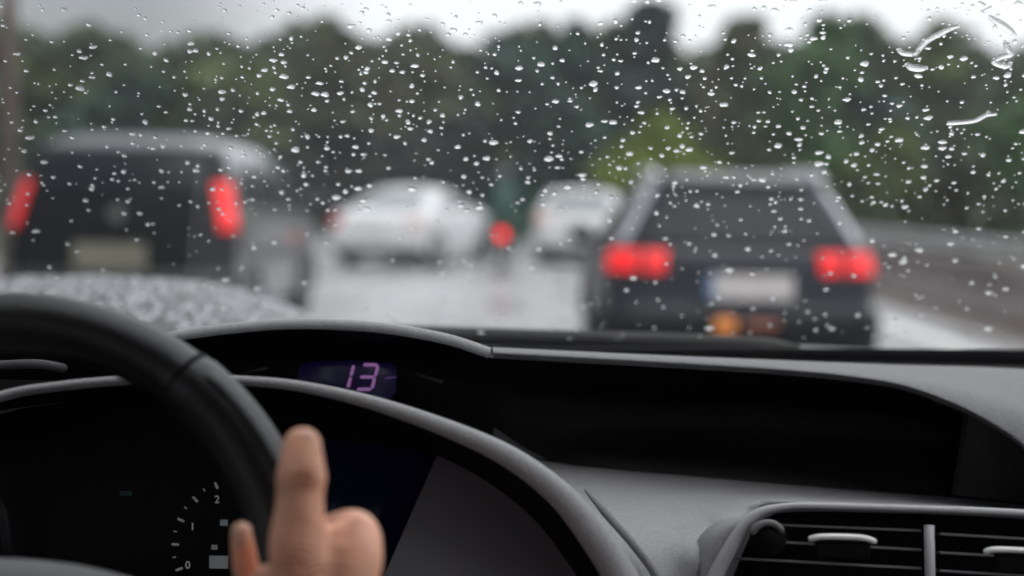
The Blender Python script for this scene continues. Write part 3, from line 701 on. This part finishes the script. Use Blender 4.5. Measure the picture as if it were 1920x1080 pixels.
# left continuation
b = MB(); b.grid(loft([[(-900, 660, 1.46), (-400, 640, 1.46), (330, 660, 1.46)], [(-900, 640, 1.25), (-400, 622, 1.25), (0, 618, 1.25), (330, 634, 1.25)], [(-900, 650, 1.14), (-400, 630, 1.14), (0, 624, 1.14), (200, 626, 1.14), (330, 638, 1.14)], [(-900, 760, 1.12), (-400, 760, 1.14), (330, 760, 1.19)], [(-900, 900, 1.1), (-400, 900, 1.15), (330, 900, 1.2)]], 30, 4)); own(b, 'dashboard_left', M['black'], dash)
b = MB(); b.tube([P(*q) for q in cr([(-300, 720, 1.1), (-60, 690, 1.1), (20, 684, 1.1), (75, 683, 1.1), (125, 692, 1.12)], 6)], [.0035] * 24 + [.001], 8); own(b, 'trim_strip', M['dash_dark'], dash)
# shelf under the recess
b = MB()
b.grid(loft([[(900, 845, 1.215), (1050, 868, 1.21), (1300, 892, 1.205), (1600, 918, 1.2), (1790, 933, 1.195), (1930, 950, 1.19), (2300, 990, 1.15)],
             [(900, 872, 1.17), (1070, 888, 1.17), (1300, 912, 1.165), (1600, 932, 1.16), (1790, 945, 1.16), (1930, 958, 1.155), (2300, 1000, 1.12)],
             [(900, 925, 1.10), (1080, 925, 1.10), (1300, 935, 1.10), (1600, 946, 1.10), (1930, 963, 1.10), (2300, 1010, 1.10)],
             [(900, 990, 1.03), (1120, 980, 1.03), (1300, 985, 1.03), (1395, 985, 1.03), (1432, 990, 1.13), (1600, 988, 1.14), (1930, 1000, 1.14), (2300, 1040, 1.12)],
             [(900, 1100, .985), (1150, 1080, .985), (1300, 1080, .99), (1330, 1080, 1.0), (1350, 1080, 1.12), (1600, 1090, 1.13), (1930, 1100, 1.13), (2300, 1130, 1.12)],
             [(900, 1350, .97), (1150, 1350, .965), (1270, 1350, .965), (1298, 1350, 1.10), (1600, 1350, 1.12), (1930, 1350, 1.12), (2300, 1350, 1.10)]], 60, 6))
own(b, 'lower_dashboard', M['dash'], dash)
# lower closing wall far left/right so that nothing shows through
b = MB(); b.grid([[P(-1100, 860, 1.22), P(2700, 860, 1.26)], [P(-1100, 2400, 1.2), P(2700, 2400, 1.2)]]); own(b, 'dashboard_base', M['black'], dash, thick=.01)

# display with the number 13
disp = MB(); disp.grid([[P(578, 679, 1.175), P(660, 676, 1.175), P(732, 680, 1.175)], [P(560, 690, 1.1755), P(660, 690, 1.1755), P(744, 690, 1.1755)], [P(556, 720, 1.177), P(660, 728, 1.177), P(742, 735, 1.178)], [P(568, 735, 1.178), P(660, 745, 1.178), P(730, 748, 1.178)]]); disp = own(disp, 'clock_display', M['blue_glow'], thick=.002)
def digit(ch, x0, y0, w, h, slant, d, par):
    seg = {'a': ((0, 0), (1, 0)), 'b': ((1, 0), (1, .5)), 'c': ((1, .5), (1, 1)), 'd': ((0, 1), (1, 1)), 'e': ((0, .5), (0, 1)), 'f': ((0, 0), (0, .5)), 'g': ((0, .5), (1, .5))}
    b = MB()
    for s_ in {'1': 'bc', '3': 'abcdg'}[ch]:
        (ax, ay), (bx, by) = seg[s_]
        def q(u, v): return Vector((x0 + u * w + slant * (1 - v) * h, y0 + v * h, 0))
        A, B = q(ax, ay), q(bx, by); t = (B - A).normalized(); n_ = Vector((-t.y, t.x, 0)); g = 0.4; k_ = 3.0
        A2, B2 = A + t * g, B - t * g
        poly = [A2, A2 + t * k_ + n_ * k_, B2 - t * k_ + n_ * k_, B2, B2 - t * k_ - n_ * k_, A2 + t * k_ - n_ * k_]
        b.add([P(p.x, p.y, d) for p in poly], [(0, 1, 2, 3, 4, 5)])
    own(b, 'digit', M['digit'], par, smooth=False, thick=.0006)
digit('1', 650, 684, 2, 44, .26, 1.172, disp); digit('3', 668, 684, 29, 46, .26, 1.172, disp)
b = MB(); b.tube([P(722, 709, 1.17), P(742, 707, 1.17)], .0007, 5); own(b, 'display_mark', mat('violet mark', (.05, .02, .1), .5, emit=(.2, .08, .35), estr=.2), disp)
for q in (((455, 700), (500, 690)), ((778, 700), (830, 717))):
    b = MB(); b.tube([P(q[0][0], q[0][1], 1.17), P(q[1][0], q[1][1], 1.17)], [.0006, .0012], 5); own(b, 'indicator_mark', mat('unlit indicator print', (.03, .03, .03), .6), dash)

# ---- instrument cluster
cl_root = MB()
arc = [(-420, 900, .93, 7), (-200, 808, .94, 8), (0, 742, .95, 8), (110, 723, .95, 7.5), (215, 713, .95, 7.5), (330, 709, .95, 7.5), (440, 712, .95, 8), (560, 724, .95, 10), (700, 756, .95, 13), (850, 808, .945, 17), (960, 860, .94, 21), (1050, 928, .935, 25), (1110, 1000, .93, 29), (1165, 1085, .925, 32), (1215, 1200, .91, 34), (1240, 1380, .89, 36)]
pts = cr(arc, 8)
cl_root.tube([P(a, c, d) for a, c, d, e in pts], [e * d / F for a, c, d, e in pts], 14, flat=1.0)
cluster = own(cl_root, 'instrument_hood', M['dash'])
b = MB(); b.grid(loft([[(a, c, d) for a, c, d, e in arc[1:]], [(a + e * .8, c + 6 + e * .6, d + .06) for a, c, d, e in arc[1:]], [(a + e * 1.4, c + 40 + e, d + .14) for a, c, d, e in arc[1:]]], 60, 4)); own(b, 'hood_top', M['dash'], cluster, thick=.003)
inner = [(a - e * .5, c + e * .6, d + .004) for a, c, d, e in arc[1:]]
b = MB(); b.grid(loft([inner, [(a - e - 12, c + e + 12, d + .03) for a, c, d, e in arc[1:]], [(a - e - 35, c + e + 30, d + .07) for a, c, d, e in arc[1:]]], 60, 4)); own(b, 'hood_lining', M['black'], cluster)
b = MB(); b.grid([[P(-500, 700, 1.045), P(400, 720, 1.045), P(780, 800, 1.04), P(1060, 960, 1.03)], [P(-500, 1500, .99), P(400, 1500, .99), P(780, 1500, .99), P(1060, 1500, .985)]]); own(b, 'gauge_face', M['panel'], cluster, smooth=False)
b = MB(); b.grid([[P(612, 822, 1.028), P(818, 852, 1.028)], [P(560, 1150, 1.0), P(690, 1150, 1.0)]]); own(b, 'blue_screen', M['navy'], cluster, thick=.002)
b = MB(); b.grid([[P(822, 850, 1.0), P(940, 900, .995), P(1100, 1010, .985)], [P(655, 1230, .955), P(900, 1230, .955), P(1250, 1230, .955)]]); own(b, 'grey_side_panel', M['side'], cluster, thick=.002, smooth=False)
b = MB(); b.tube([P(*q) for q in cr([(1096, 918, 1.03), (1140, 968, 1.005), (1190, 1025, .985), (1232, 1085, .975), (1260, 1160, .965)], 6)], [.0006, .0010, .0014, .0018, .0022] + [.0027] * 20, 8); own(b, 'hood_seam_shade', M['dash_top'], cluster)  # darker tube standing in for the soft shade along the hood crease
b = MB(); b.tube([P(-30, 900, 1.0), P(6, 960, 1.0), P(16, 1040, 1.0)], .0035, 6); own(b, 'gauge_edge', M['dash_dark'], cluster)
# dial
dc = (452, 1025); dr = 130
b = MB()
for k in range(13):
    a = R(200 - k * 11); big = k % 2 == 0
    p0 = (dc[0] + math.cos(a) * dr, dc[1] - math.sin(a) * dr); p1 = (dc[0] + math.cos(a) * (dr - (13 if big else 6)), dc[1] - math.sin(a) * (dr - (13 if big else 6)))
    b.tube([P(*p0, 1.012), P(*p1, 1.012)], .0009 if big else .0005, 5)
own(b, 'dial_ticks', mat('dim dial ticks', (.3, .3, .3), .6, emit=(.8, .8, .8), estr=.05), cluster)
def text(s_, px, py, d, size, m, parent, name='dial_numeral'):
    cu = bpy.data.curves.new(name, 'FONT'); cu.body = s_; cu.size = size; cu.align_x = 'CENTER'; cu.align_y = 'CENTER'; cu.extrude = .0002
    o = bpy.data.objects.new(name, cu); COL.objects.link(o)
    mw = Matrix.Translation(P(px, py, d)) @ CM.to_3x3().to_4x4()
    dg = bpy.context.evaluated_depsgraph_get(); me = bpy.data.meshes.new_from_object(o.evaluated_get(dg)); me.transform(Matrix.Translation(-OFF) @ mw)
    bpy.data.objects.remove(o); me.materials.clear(); me.materials.append(m)
    o = bpy.data.objects.new(name, me); COL.objects.link(o); o.parent = parent; return o
for t, x, y in (('0', 352, 1060), ('1', 361, 988), ('2', 407, 937)): text(t, x, y, 1.01, .0072, M['dial_white'], cluster)
b = MB(); b.box(P(410, 1054, 1.01), (.0125, .001, .0085)); own(b, 'warning_lamp', M['dial_dim'], cluster, smooth=False)
b = MB(); b.box(P(402, 1026, 1.01), (.004, .001, .003)); own(b, 'warning_lamp', M['dial_dim'], cluster, smooth=False)
b = MB(); b.box(P(420, 980, 1.01), (.005, .001, .004)); own(b, 'warning_lamp', M['dial_dim'], cluster, smooth=False)
b = MB(); b.box(P(236, 925, 1.01), (.008, .001, .003)); own(b, 'warning_lamp', mat('dim green telltale', (.01, .02, .02), .5, emit=(.1, .25, .22), estr=.015), cluster, smooth=False)

# ---- air vent
VD = .985
frame = [(1292, 1330, VD - .01, 15), (1305, 1200, VD - .005, 15), (1340, 1085, VD, 15), (1368, 1030, VD, 14), (1392, 990, VD, 12), (1422, 962, VD, 9), (1470, 950, VD, 6.5), (1530, 948, VD, 6), (1700, 953, VD, 6), (1920, 962, VD, 6.5), (2200, 985, VD, 7), (2480, 1015, VD, 7)]
pts = cr(frame, 8)
b = MB(); b.tube([P(a, c, d) for a, c, d, e in pts], [e * d / F for a, c, d, e in pts], 12)
vent = own(b, 'air_vent', M['vent_trim'])
inn = [(1330, 1330), (1342, 1200), (1368, 1100), (1395, 1030), (1415, 990), (1440, 968), (1480, 960), (1600, 960), (1900, 972), (2450, 1020)]
b = MB(); b.grid(loft([[(x, y, VD - .002) for x, y in inn], [(x + 8, y + 6, VD + .02) for x, y in inn], [(x + 60, y + 40, VD + .06) for x, y in inn], [(x * .3 + 1350, 1300, VD + .06) for x, y in inn]], 60, 4)); own(b, 'vent_duct', M['black'], vent)
# pod bulge at the left of the frame
b = MB(); b.grid(loft([[(1410, 962, VD + .006), (1350, 975, VD + .012), (1312, 1005, VD + .016), (1298, 1045, VD + .018), (1300, 1085, VD + .018), (1296, 1200, VD + .01)],
                       [(1408, 968, VD - .001), (1362, 992, VD + .001), (1332, 1020, VD + .002), (1318, 1060, VD + .003), (1312, 1100, VD + .003), (1300, 1220, VD)],
                       [(1412, 975, VD), (1392, 1000, VD), (1368, 1040, VD), (1350, 1080, VD), (1335, 1120, VD), (1318, 1230, VD)]], 24, 5)); own(b, 'vent_surround', M['dash'], vent, thick=.003)
for (x0, y0, x1, y1) in ((1432, 983, 1728, 995), (1418, 1014, 1728, 1031), (1382, 1047, 1728, 1066), (1368, 1085, 1728, 1104), (1360, 1122, 1728, 1142),
                         (1762, 1001, 2430, 1040), (1762, 1036, 2430, 1076), (1762, 1070, 2430, 1112), (1762, 1108, 2430, 1150)):
    b = MB(); a, c = P(x0, y0, VD + .004), P(x1, y1, VD + .004); mid = (a + c) / 2; ln = (c - a).length
    xa = (c - a).normalized(); ya = (mid - CM.translation).normalized(); za = xa.cross(ya).normalized(); ya = za.cross(xa); rot = Matrix((xa, ya, za)).transposed()
    b.box(mid + ya * .008, (ln, .016, .0017), rot); own(b, 'slat', M['slat'], vent, bevel=.0004, smooth=False)
b = MB(); b.tube([P(1742, 985, VD - .003), P(1744, 1080, VD - .004), P(1748, 1200, VD - .008)], .0034, 10, flat=1); own(b, 'divider', M['vent_trim'], vent)
for pts_ in ([(1516, 1011, VD - .006), (1545, 1006, VD - .008), (1615, 1008, VD - .008), (1642, 1016, VD - .006)], [(1845, 1036, VD - .006), (1870, 1030, VD - .008), (1960, 1035, VD - .008), (1990, 1044, VD - .006)]):
    b = MB(); b.tube([P(*q) for q in cr(pts_, 5)], [.0018] + [.0026] * 14 + [.0018], 10, flat=.8); own(b, 'slider_tab', M['tab'], vent)
    b = MB(); x = sum(q[0] for q in pts_) / 4; y = sum(q[1] for q in pts_) / 4; b.box(P(x, y + 20, VD - .004), (.036, .008, .011)); own(b, 'slider_body', M['black'], vent, bevel=.002, smooth=False)
b = MB(); kc = P(1440, 1008, VD - .004); b.ball(kc, .0125, 20, (1, .8, .95)); kn = own(b, 'vent_wheel', M['black'], vent)
b = MB(); b.tube([P(1440 + 30 * math.cos(a), 1010 - 30 * math.sin(a), VD - .012) for a in [R(165 - 12 * k) for k in range(13)]], [.0008] + [.0022] * 11 + [.0008], 8); own(b, 'wheel_edge', M['slat'], kn)

# ---- steering wheel
SW = P(-28, 1168, .80)
view = CM.to_3x3(); up = (view @ Vector((0, 1, 0))).normalized(); rt = (view @ Vector((1, 0, 0))).normalized(); fw = (view @ Vector((0, 0, -1))).normalized()
ta = R(15); upw = (up * math.cos(ta) + fw * math.sin(ta)).normalized(); nw = rt.cross(upw).normalized()    # nw points to the driver
def SWp(a, rr, h=0): return SW + (rt * math.cos(a) + upw * math.sin(a)) * rr + nw * h
n = 120; b = MB()
ringp = []
for k in range(n):
    a = 2 * math.pi * k / n; deg = math.degrees(a)
    grip = 1.10 if (deg < 52 or 128 < deg < 180) else 1.0
    ringp.append((SWp(a, .1650), .0175 * grip))
b.tube([p for p, q in ringp], [q for p, q in ringp], 20, closed=True, up=nw)
sw = own(b, 'steering_wheel', M['leather'])
b = MB(); b.tube([SWp(R(-6 + 57 * k / 24), .1725, .0095) for k in range(25)], [.004] + [.0082] * 23 + [.004], 12, up=nw); own(b, 'grip_ridge', M['leather'], sw)
for a0 in (R(53), R(127)):
    b = MB(); pts_ = [SWp(a0 + R(d_), .1655) for d_ in (-.5, 0, .5)]; b.tube(pts_, .0184, 20, up=nw); own(b, 'grip_seam', M['black'], sw)
b = MB(); rows = []
for i in range(9):
    t = i / 8 * math.pi / 2; rows.append([SWp(2 * math.pi * k / 40, 0) + rt * math.cos(2 * math.pi * k / 40) * .108 * math.cos(t) ** .7 * (1) + upw * (math.sin(2 * math.pi * k / 40) * (.034 if math.sin(2 * math.pi * k / 40) > 0 else .07)) * math.cos(t) ** .7 + nw * (.004 + .03 * math.sin(t)) for k in range(40)])
rows.insert(0, [p - nw * .03 for p in rows[0]])
b.grid(rows, closed=True); own(b, 'hub', M['hub'], sw)
for (a0, w0) in ((R(-8), .03), (R(188), .03), (R(270), .026)):
    b = MB(); b.tube([SWp(a0, .08, -.008), SWp(a0, .12, -.008), SWp(a0, .16, -.002)], [w0 * .9, w0 * .6, w0 * .65], 12, up=nw, flat=.35); own(b, 'spoke', M['black'], sw)
b = MB(); b.tube([SW - nw * .03, SW - nw * .35], [.04, .045], 16); own(b, 'steering_column', M['black'], sw)

# ---- cabin shell: roof lining, pillars, doors
b = MB(); rr = []
for j in range(12):
    y = .70 - 2.2 * j / 11; z = CAM_H + .33 + .06 * math.sin(min(1, j / 5) * math.pi / 2)
    rr.append([(-.66 + 1.34 * i / 16, y - .08 * (2 * i / 16 - 1) ** 2, z - .07 * (2 * i / 16 - 1) ** 4) for i in range(17)])
b.grid(rr); own(b, 'headliner', M['headliner'], thick=.02)
for sx in (0, nx):
    pl = [rows_[sx] + Vector((0, -.01, 0)) for rows_ in [[ws_xy((-.72 + 1.5 * i / nx) * (1 - .12 * j / ny), 1.485 - .80 * j / ny) for i in range(nx + 1)] for j in range(0, ny + 1, 4)]]
    b = MB(); b.tube(pl, .035, 12, flat=.6); own(b, 'windscreen_pillar', M['headliner'])
for x in (-.80, .86):
    b = MB(); b.box((x, .0, CAM_H - .62), (.06, 2.6, .85)); own(b, 'door_panel', M['dash_dark'], bevel=.02)
    b = MB(); b.box((x * .93, -.45, CAM_H), (.05, .14, .72)); own(b, 'door_pillar', M['headliner'], bevel=.02)
for x in (-.78, .84):
    b = MB(); b.box((x, -.95, CAM_H - .05), (.05, .95, .9)); own(b, 'side_light_blocker', M['headliner'], bevel=.02)  # unseen closed sides added to cut side-window light and darken the cabin
b = MB(); b.box((.0, -1.45, CAM_H - .4), (1.6, .1, 1.3)); own(b, 'rear_bulkhead', M['headliner'], bevel=.02)

# ================================================================ THE DRIVER'S HAND
def cap_chain(b, pts, rad, per=3):
    q = cr([(*p, r_) for p, r_ in zip(pts, rad)], 5)
    b.tube([Vector(a[:3]) for a in q], [a[3] for a in q], 16)
    b.ball(q[0][:3], q[0][3], 16); b.ball(q[-1][:3], q[-1][3], 16)
    for a in q[2:-1:2]: b.ball(a[:3], a[3] * 1.0, 12)
HB = MB()
def px_r(px, d): return px / F * d
hd = .745
def H(px, py, d): return tuple(P(px, py, d))
# thumb, upright on the near side of the rim
cap_chain(HB, [H(567, 838, .752), H(566, 868, .749), H(565, 895, .747), H(563, 930, .745), H(561, 975, .743), H(560, 1030, .742), H(580, 1100, .740)],
          [px_r(v, hd) for v in (38, 43, 48.5, 45, 50, 57, 66)])
# index finger: knuckle out at the right, wrapped behind the rim, tip back at the left
cap_chain(HB, [H(655, 1120, .735), H(672, 1050, .745), H(668, 1000, .765), H(630, 1000, .800), H(560, 1020, .832)], [px_r(v, hd) for v in (48, 46, 44, 42, 36)])
cap_chain(HB, [H(560, 1020, .832), H(505, 1100, .822), H(474, 1110, .795), H(461, 1060, .775), H(453, 1006, .770)], [px_r(v, hd) for v in (34, 31, 30, 27, 22)])
cap_chain(HB, [H(545, 1080, .745), H(600, 1058, .746), H(655, 1050, .746)], [px_r(v, hd) for v in (48, 44, 46)])
cap_chain(HB, [H(480, 1120, .765), H(520, 1110, .75), H(560, 1120, .745)], [px_r(v, hd) for v in (36, 46, 56)])
# middle, ring and little finger lower round the rim
for k, (yo, sc) in enumerate(((95, 1.0), (185, .93), (265, .8))):
    cap_chain(HB, [H(670 + 5 * k, 1130 + yo * .9, .735), H(700, 1060 + yo, .75), H(690, 1050 + yo, .775), H(640, 1060 + yo, .81), H(570, 1080 + yo, .835)], [px_r(v * sc, hd) for v in (46, 45, 43, 40, 36)])
    cap_chain(HB, [H(570, 1080 + yo, .835), H(510, 1100 + yo, .822), H(478, 1088 + yo, .796), H(470, 1060 + yo, .780)], [px_r(v * sc, hd) for v in (34, 31, 30, 25)])
cap_chain(HB, [H(590, 1040, .748), H(630, 1015, .752), H(660, 1010, .756)], [px_r(v, hd) for v in (44, 37, 40)])
# palm, thumb root and wrist
cap_chain(HB, [H(600, 1090, .745), H(630, 1180, .74), H(650, 1290, .735), H(690, 1420, .72), H(760, 1600, .68)], [px_r(v, hd) for v in (70, 92, 100, 92, 95)])
cap_chain(HB, [H(655, 1110, .742), H(672, 1200, .74), H(680, 1300, .735)], [px_r(v, hd) for v in (60, 72, 80)])
cap_chain(HB, [H(500, 1085, .752), H(540, 1110, .75), H(600, 1160, .745)], [px_r(v, hd) for v in (28, 40, 60)])
cap_chain(HB, [H(760, 1600, .68), H(850, 1950, .58), H(960, 2500, .45)], [px_r(v, hd) for v in (95, 110, 125)])
hand_o = P(650, 1290, .735)
def skin_detail(spots):                      # folded, redder skin over the joints, painted shade in the hollows of the hand; fine lines everywhere
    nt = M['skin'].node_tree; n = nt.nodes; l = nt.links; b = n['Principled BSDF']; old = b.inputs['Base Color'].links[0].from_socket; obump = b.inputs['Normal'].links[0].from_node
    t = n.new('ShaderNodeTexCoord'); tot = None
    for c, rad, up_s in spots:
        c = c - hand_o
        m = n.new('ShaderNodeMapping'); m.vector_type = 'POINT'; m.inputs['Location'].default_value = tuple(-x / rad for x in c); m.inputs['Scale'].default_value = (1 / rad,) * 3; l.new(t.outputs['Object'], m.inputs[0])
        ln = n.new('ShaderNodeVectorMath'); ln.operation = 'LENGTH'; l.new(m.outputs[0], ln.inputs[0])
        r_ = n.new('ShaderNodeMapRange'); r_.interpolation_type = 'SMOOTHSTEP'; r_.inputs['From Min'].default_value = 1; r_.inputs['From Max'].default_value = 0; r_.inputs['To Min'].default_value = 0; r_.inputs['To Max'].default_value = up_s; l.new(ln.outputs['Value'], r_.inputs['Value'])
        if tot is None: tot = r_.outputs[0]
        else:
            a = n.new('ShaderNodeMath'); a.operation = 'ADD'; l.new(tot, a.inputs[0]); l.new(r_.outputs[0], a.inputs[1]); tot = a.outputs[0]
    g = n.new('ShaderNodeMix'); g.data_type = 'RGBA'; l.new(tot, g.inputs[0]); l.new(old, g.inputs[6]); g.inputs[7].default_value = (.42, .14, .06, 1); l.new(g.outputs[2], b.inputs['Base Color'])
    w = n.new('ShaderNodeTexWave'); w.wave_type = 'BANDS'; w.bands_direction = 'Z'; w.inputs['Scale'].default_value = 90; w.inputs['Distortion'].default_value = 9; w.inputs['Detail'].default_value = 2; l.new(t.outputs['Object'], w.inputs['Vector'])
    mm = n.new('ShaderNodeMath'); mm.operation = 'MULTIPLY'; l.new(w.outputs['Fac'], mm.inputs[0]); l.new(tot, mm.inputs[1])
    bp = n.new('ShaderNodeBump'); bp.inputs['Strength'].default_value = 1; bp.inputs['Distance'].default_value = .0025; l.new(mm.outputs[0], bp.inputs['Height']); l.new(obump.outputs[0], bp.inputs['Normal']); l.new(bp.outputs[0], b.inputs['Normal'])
skin_detail([(P(574, 893, .735), .0105, .62), (P(566, 965, .731), .012, .22), (P(672, 985, .752), .010, .35), (P(555, 1055, .727), .018, .5), (P(625, 1075, .73), .014, .45)])  # last two spots paint shade into the hollows at the thumb root
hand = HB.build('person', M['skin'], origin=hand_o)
rm = hand.modifiers.new('r', 'REMESH'); rm.mode = 'VOXEL'; rm.voxel_size = .0013; rm.use_smooth_shade = True
sm = hand.modifiers.new('s', 'SMOOTH'); sm.factor = .6; sm.iterations = 9
tag(hand, "driver's bare right hand gripping the steering wheel, thumb pointing up along the rim", 'person')
# thumbnail and one fingertip nail
def nail(cx, cy, d, w, h, tilt=0, yaw=0):
    b = MB(); rows = []
    c = P(cx, cy, d)
    for i in range(9):
        v = -1 + 2 * i / 8; rr = []
        ww = w * math.sqrt(max(.05, 1 - abs(v) ** 3.0))
        for j in range(9):
            u = -1 + 2 * j / 8
            x = u * ww; y = v * h; rr.append(c + rt * x + up * y + fw * (.0048 * (u * ww / w) ** 2 + (.0035 * max(0, v) ** 2)) + fw * (tilt * v * h + yaw * x) - hand_o)
        rows.append(rr)
    b.grid(rows); o = b.build('fingernail', M['nail'], hand, thick=.0006, off=0); return o
nail(567, 842, .7425, .0074, .0085, .10)
nail(450, 1004, .7638, .0050, .0060, .05)
b = MB(); b.tube([P(845, 1930, .585) - hand_o, P(960, 2500, .45) - hand_o], [.042, .055], 18); b.build('sleeve', M['sleeve'], hand)

# ================================================================ RAIN ON THE WINDSCREEN
r = random.Random(21)
def drop_mesh(seed, ns=16, lv=5, h=.46):
    q = random.Random(seed); b = MB(); ph = [q.uniform(0, 6.28) for _ in range(4)]; am = [q.uniform(0, .12) for _ in range(4)]
    def rad(a): return 1 + sum(am[k] * math.cos((k + 1) * a + ph[k]) for k in range(4))
    for i in range(lv):
        t = i / lv; rr = math.cos(t * math.pi / 2) ** .8 if i else 1; hh = h * math.sin(t * math.pi / 2)
        b.v += [Vector((rr * rad(a) * math.cos(a), rr * rad(a) * math.sin(a), hh)) for a in [2 * math.pi * k / ns for k in range(ns)]]
    for i in range(lv - 1):
        for k in range(ns): b.f.append((i * ns + k, i * ns + (k + 1) % ns, (i + 1) * ns + (k + 1) % ns, (i + 1) * ns + k)); b.mi.append(0)
    b.v.append(Vector((0, 0, h)))
    for k in range(ns): b.f.append(((lv - 1) * ns + k, (lv - 1) * ns + (k + 1) % ns, lv * ns)); b.mi.append(0)
    b.f.append(tuple(reversed(range(ns)))); b.mi.append(0)
    return b
DM = [drop_mesh(s_) for s_ in range(12)]
drops = []
occ = {}
tries = 0
while len(drops) < 2500 and tries < 120000:
    tries += 1
    px = r.uniform(-160, 2240); py = r.uniform(-60, 640)
    dens = 1.0 if 70 < py < 400 else (.5 if py <= 70 else .38)
    if 560 < px < 1100 and py > 400: dens *= .45
    if px < 350: dens *= .65
    dens *= .72 + .28 * math.sin(px * .021 + 2 * math.sin(py * .017)) * math.sin(py * .033 + 1.5 * math.sin(px * .011))
    if r.random() > dens: continue
    u = r.random(); big = r.random() < .10
    wpx = r.uniform(5, 9) if big else 1.7 + 3.8 * u ** 1.7
    asp = r.uniform(1.9, 3.4) if big else r.uniform(1.3, 2.4)
    key = (int(px // 20), int(py // 14)); bad = False
    for dx in (-1, 0, 1):
        for dy in (-1, 0, 1):
            for (x2, y2, w2) in occ.get((key[0] + dx, key[1] + dy), ()):
                if abs(px - x2) < (wpx + w2) * 1.05 and abs(py - y2) < (wpx / asp + w2 * .6): bad = True
    if bad: continue
    occ.setdefault(key, []).append((px, py, wpx))
    drops.append((px, py, wpx, asp, r.uniform(-.35, .25), r.randrange(12)))
drops.sort(key=lambda q: -q[2] * q[2] / q[3] * (1 if 0 < q[0] < 1920 and 0 < q[1] < 640 else .001))
def drop_matrix(px, py, wpx, asp, rot):
    c = ws_point(px, py); d = (c - CM.translation).dot(fw)
    e = .05; nrm = (ws_point(px, py - 3) - c).cross(ws_point(px + 3, py) - c).normalized()
    if nrm.dot(WS_N) < 0: nrm = -nrm
    x = (rt - nrm * rt.dot(nrm)).normalized(); y = nrm.cross(x)
    m3 = Matrix((x, y, nrm)).transposed() @ Matrix.Rotation(rot, 3, 'Z')
    sx = wpx / F * d; fore = abs(fw.dot(nrm)); sy = wpx / asp / F * d / max(.4, fore) * 1.0
    h = (sx + sy) * .5
    return Matrix.Translation(c + nrm * .0023) @ m3.to_4x4() @ Matrix.Diagonal((sx, sy, h, 1))
dmeshes = []
for k, q in enumerate(DM):
    me = bpy.data.meshes.new('raindrop'); me.from_pydata([tuple(v) for v in q.v], [], q.f); me.materials.append(M['water'])
    for p in me.polygons: p.use_smooth = len(p.vertices) < 10
    dmeshes.append(me)
for px, py, w_, asp, rot, k in drops[:295]:
    o = bpy.data.objects.new('raindrop', dmeshes[k]); COL.objects.link(o); o.matrix_world = drop_matrix(px, py, w_, asp, rot)
    tag(o, 'large clear raindrop stuck on the outside of the windscreen', 'raindrop', 'large raindrops on the windscreen')
b = MB()
for px, py, w_, asp, rot, k in drops[295:]:
    m4 = drop_matrix(px, py, w_, asp, rot); b.add([m4 @ v for v in DM[k].v], DM[k].f)
sd = b.build('small_raindrops', M['water']); tag(sd, 'hundreds of fine raindrops scattered over the windscreen', 'raindrops', kind='stuff')
# rivulets
def rivulet(pts, rad, label):
    b = MB(); q = cr([(x, y, w_) for (x, y), w_ in zip(pts, rad)], 6); n_ = len(q); ring = []
    prev = None; rows = []
    cs = [ws_point(x, y) + WS_N * .0022 for x, y, w_ in q]
    for i, (x, y, w_) in enumerate(q):
        t = (cs[min(i + 1, n_ - 1)] - cs[max(i - 1, 0)]).normalized(); s_ = WS_N.cross(t).normalized(); w3 = w_ / F * 1.15
        rows.append([cs[i] + s_ * w3 * math.cos(a) + WS_N * w3 * .7 * math.sin(a) for a in [math.pi * k / 8 for k in range(9)]])
    b.grid(rows)
    k = len(rows); m_ = 9
    b.f += [tuple(range(m_)), tuple(reversed(range((k - 1) * m_, k * m_)))]; b.mi += [0, 0]
    for i in range(k - 1): b.f.append((i * m_, (i + 1) * m_, (i + 1) * m_ + 8, i * m_ + 8)); b.mi.append(0)
    o = b.build('water_trickle', M['water']); tag(o, label, 'water trickle', 'trickles on the windscreen'); return o
rivulet([(1715, 110), (1735, 85), (1760, 70), (1785, 58), (1800, 54)], [5, 7, 7, 6, 3], 'bent trickle of water running down-left from the sky edge at top right')
rivulet([(1685, 96), (1695, 105), (1715, 106), (1722, 98)], [4, 6, 6, 4], 'short hooked trickle at the lower end of the bent one')
rivulet([(1700, 124), (1712, 132), (1728, 134), (1740, 131)], [4, 8, 8, 4], 'curved bright pool of water just under the hooked trickle')
rivulet([(1776, 236), (1800, 235), (1830, 231), (1850, 221), (1870, 219)], [6, 6, 6, 6, 4], 'long almost level trickle below the column of small drops')
rivulet([(1855, 36), (1873, 48), (1888, 58), (1902, 70)], [4, 7, 7, 5], 'dark slanted trickle against the white sky in the top right corner')
rivulet([(1884, 82), (1890, 95), (1896, 108), (1880, 112), (1866, 122), (1888, 130), (1896, 122)], [3, 6, 6, 6, 6, 6, 4], 'curled trickle below the dark slanted one')
rivulet([(1836, 10), (1848, 16)], [4, 4], 'tiny trickle at the very top, left of the corner')
rivulet([(1842, 28), (1862, 18)], [4, 4], 'tiny slanted trickle just over the dark slanted one')

# ================================================================ RAINY AIR
b = MB(); b.box((0, 235, 5.6), (700, 630, 13.2)); hz = b.build('haze', [], smooth=False); tag(hz, 'thin rainy haze filling the air over the road', 'haze', kind='stuff')
m = bpy.data.materials.new('rain haze'); m.use_nodes = True; n = m.node_tree.nodes; n.remove(n['Principled BSDF'])
v = n.new('ShaderNodeVolumePrincipled'); v.inputs['Color'].default_value = (.9, .93, .95, 1); v.inputs['Density'].default_value = .0009
m.node_tree.links.new(v.outputs[0], n['Material Output'].inputs['Volume']); hz.data.materials.append(m)
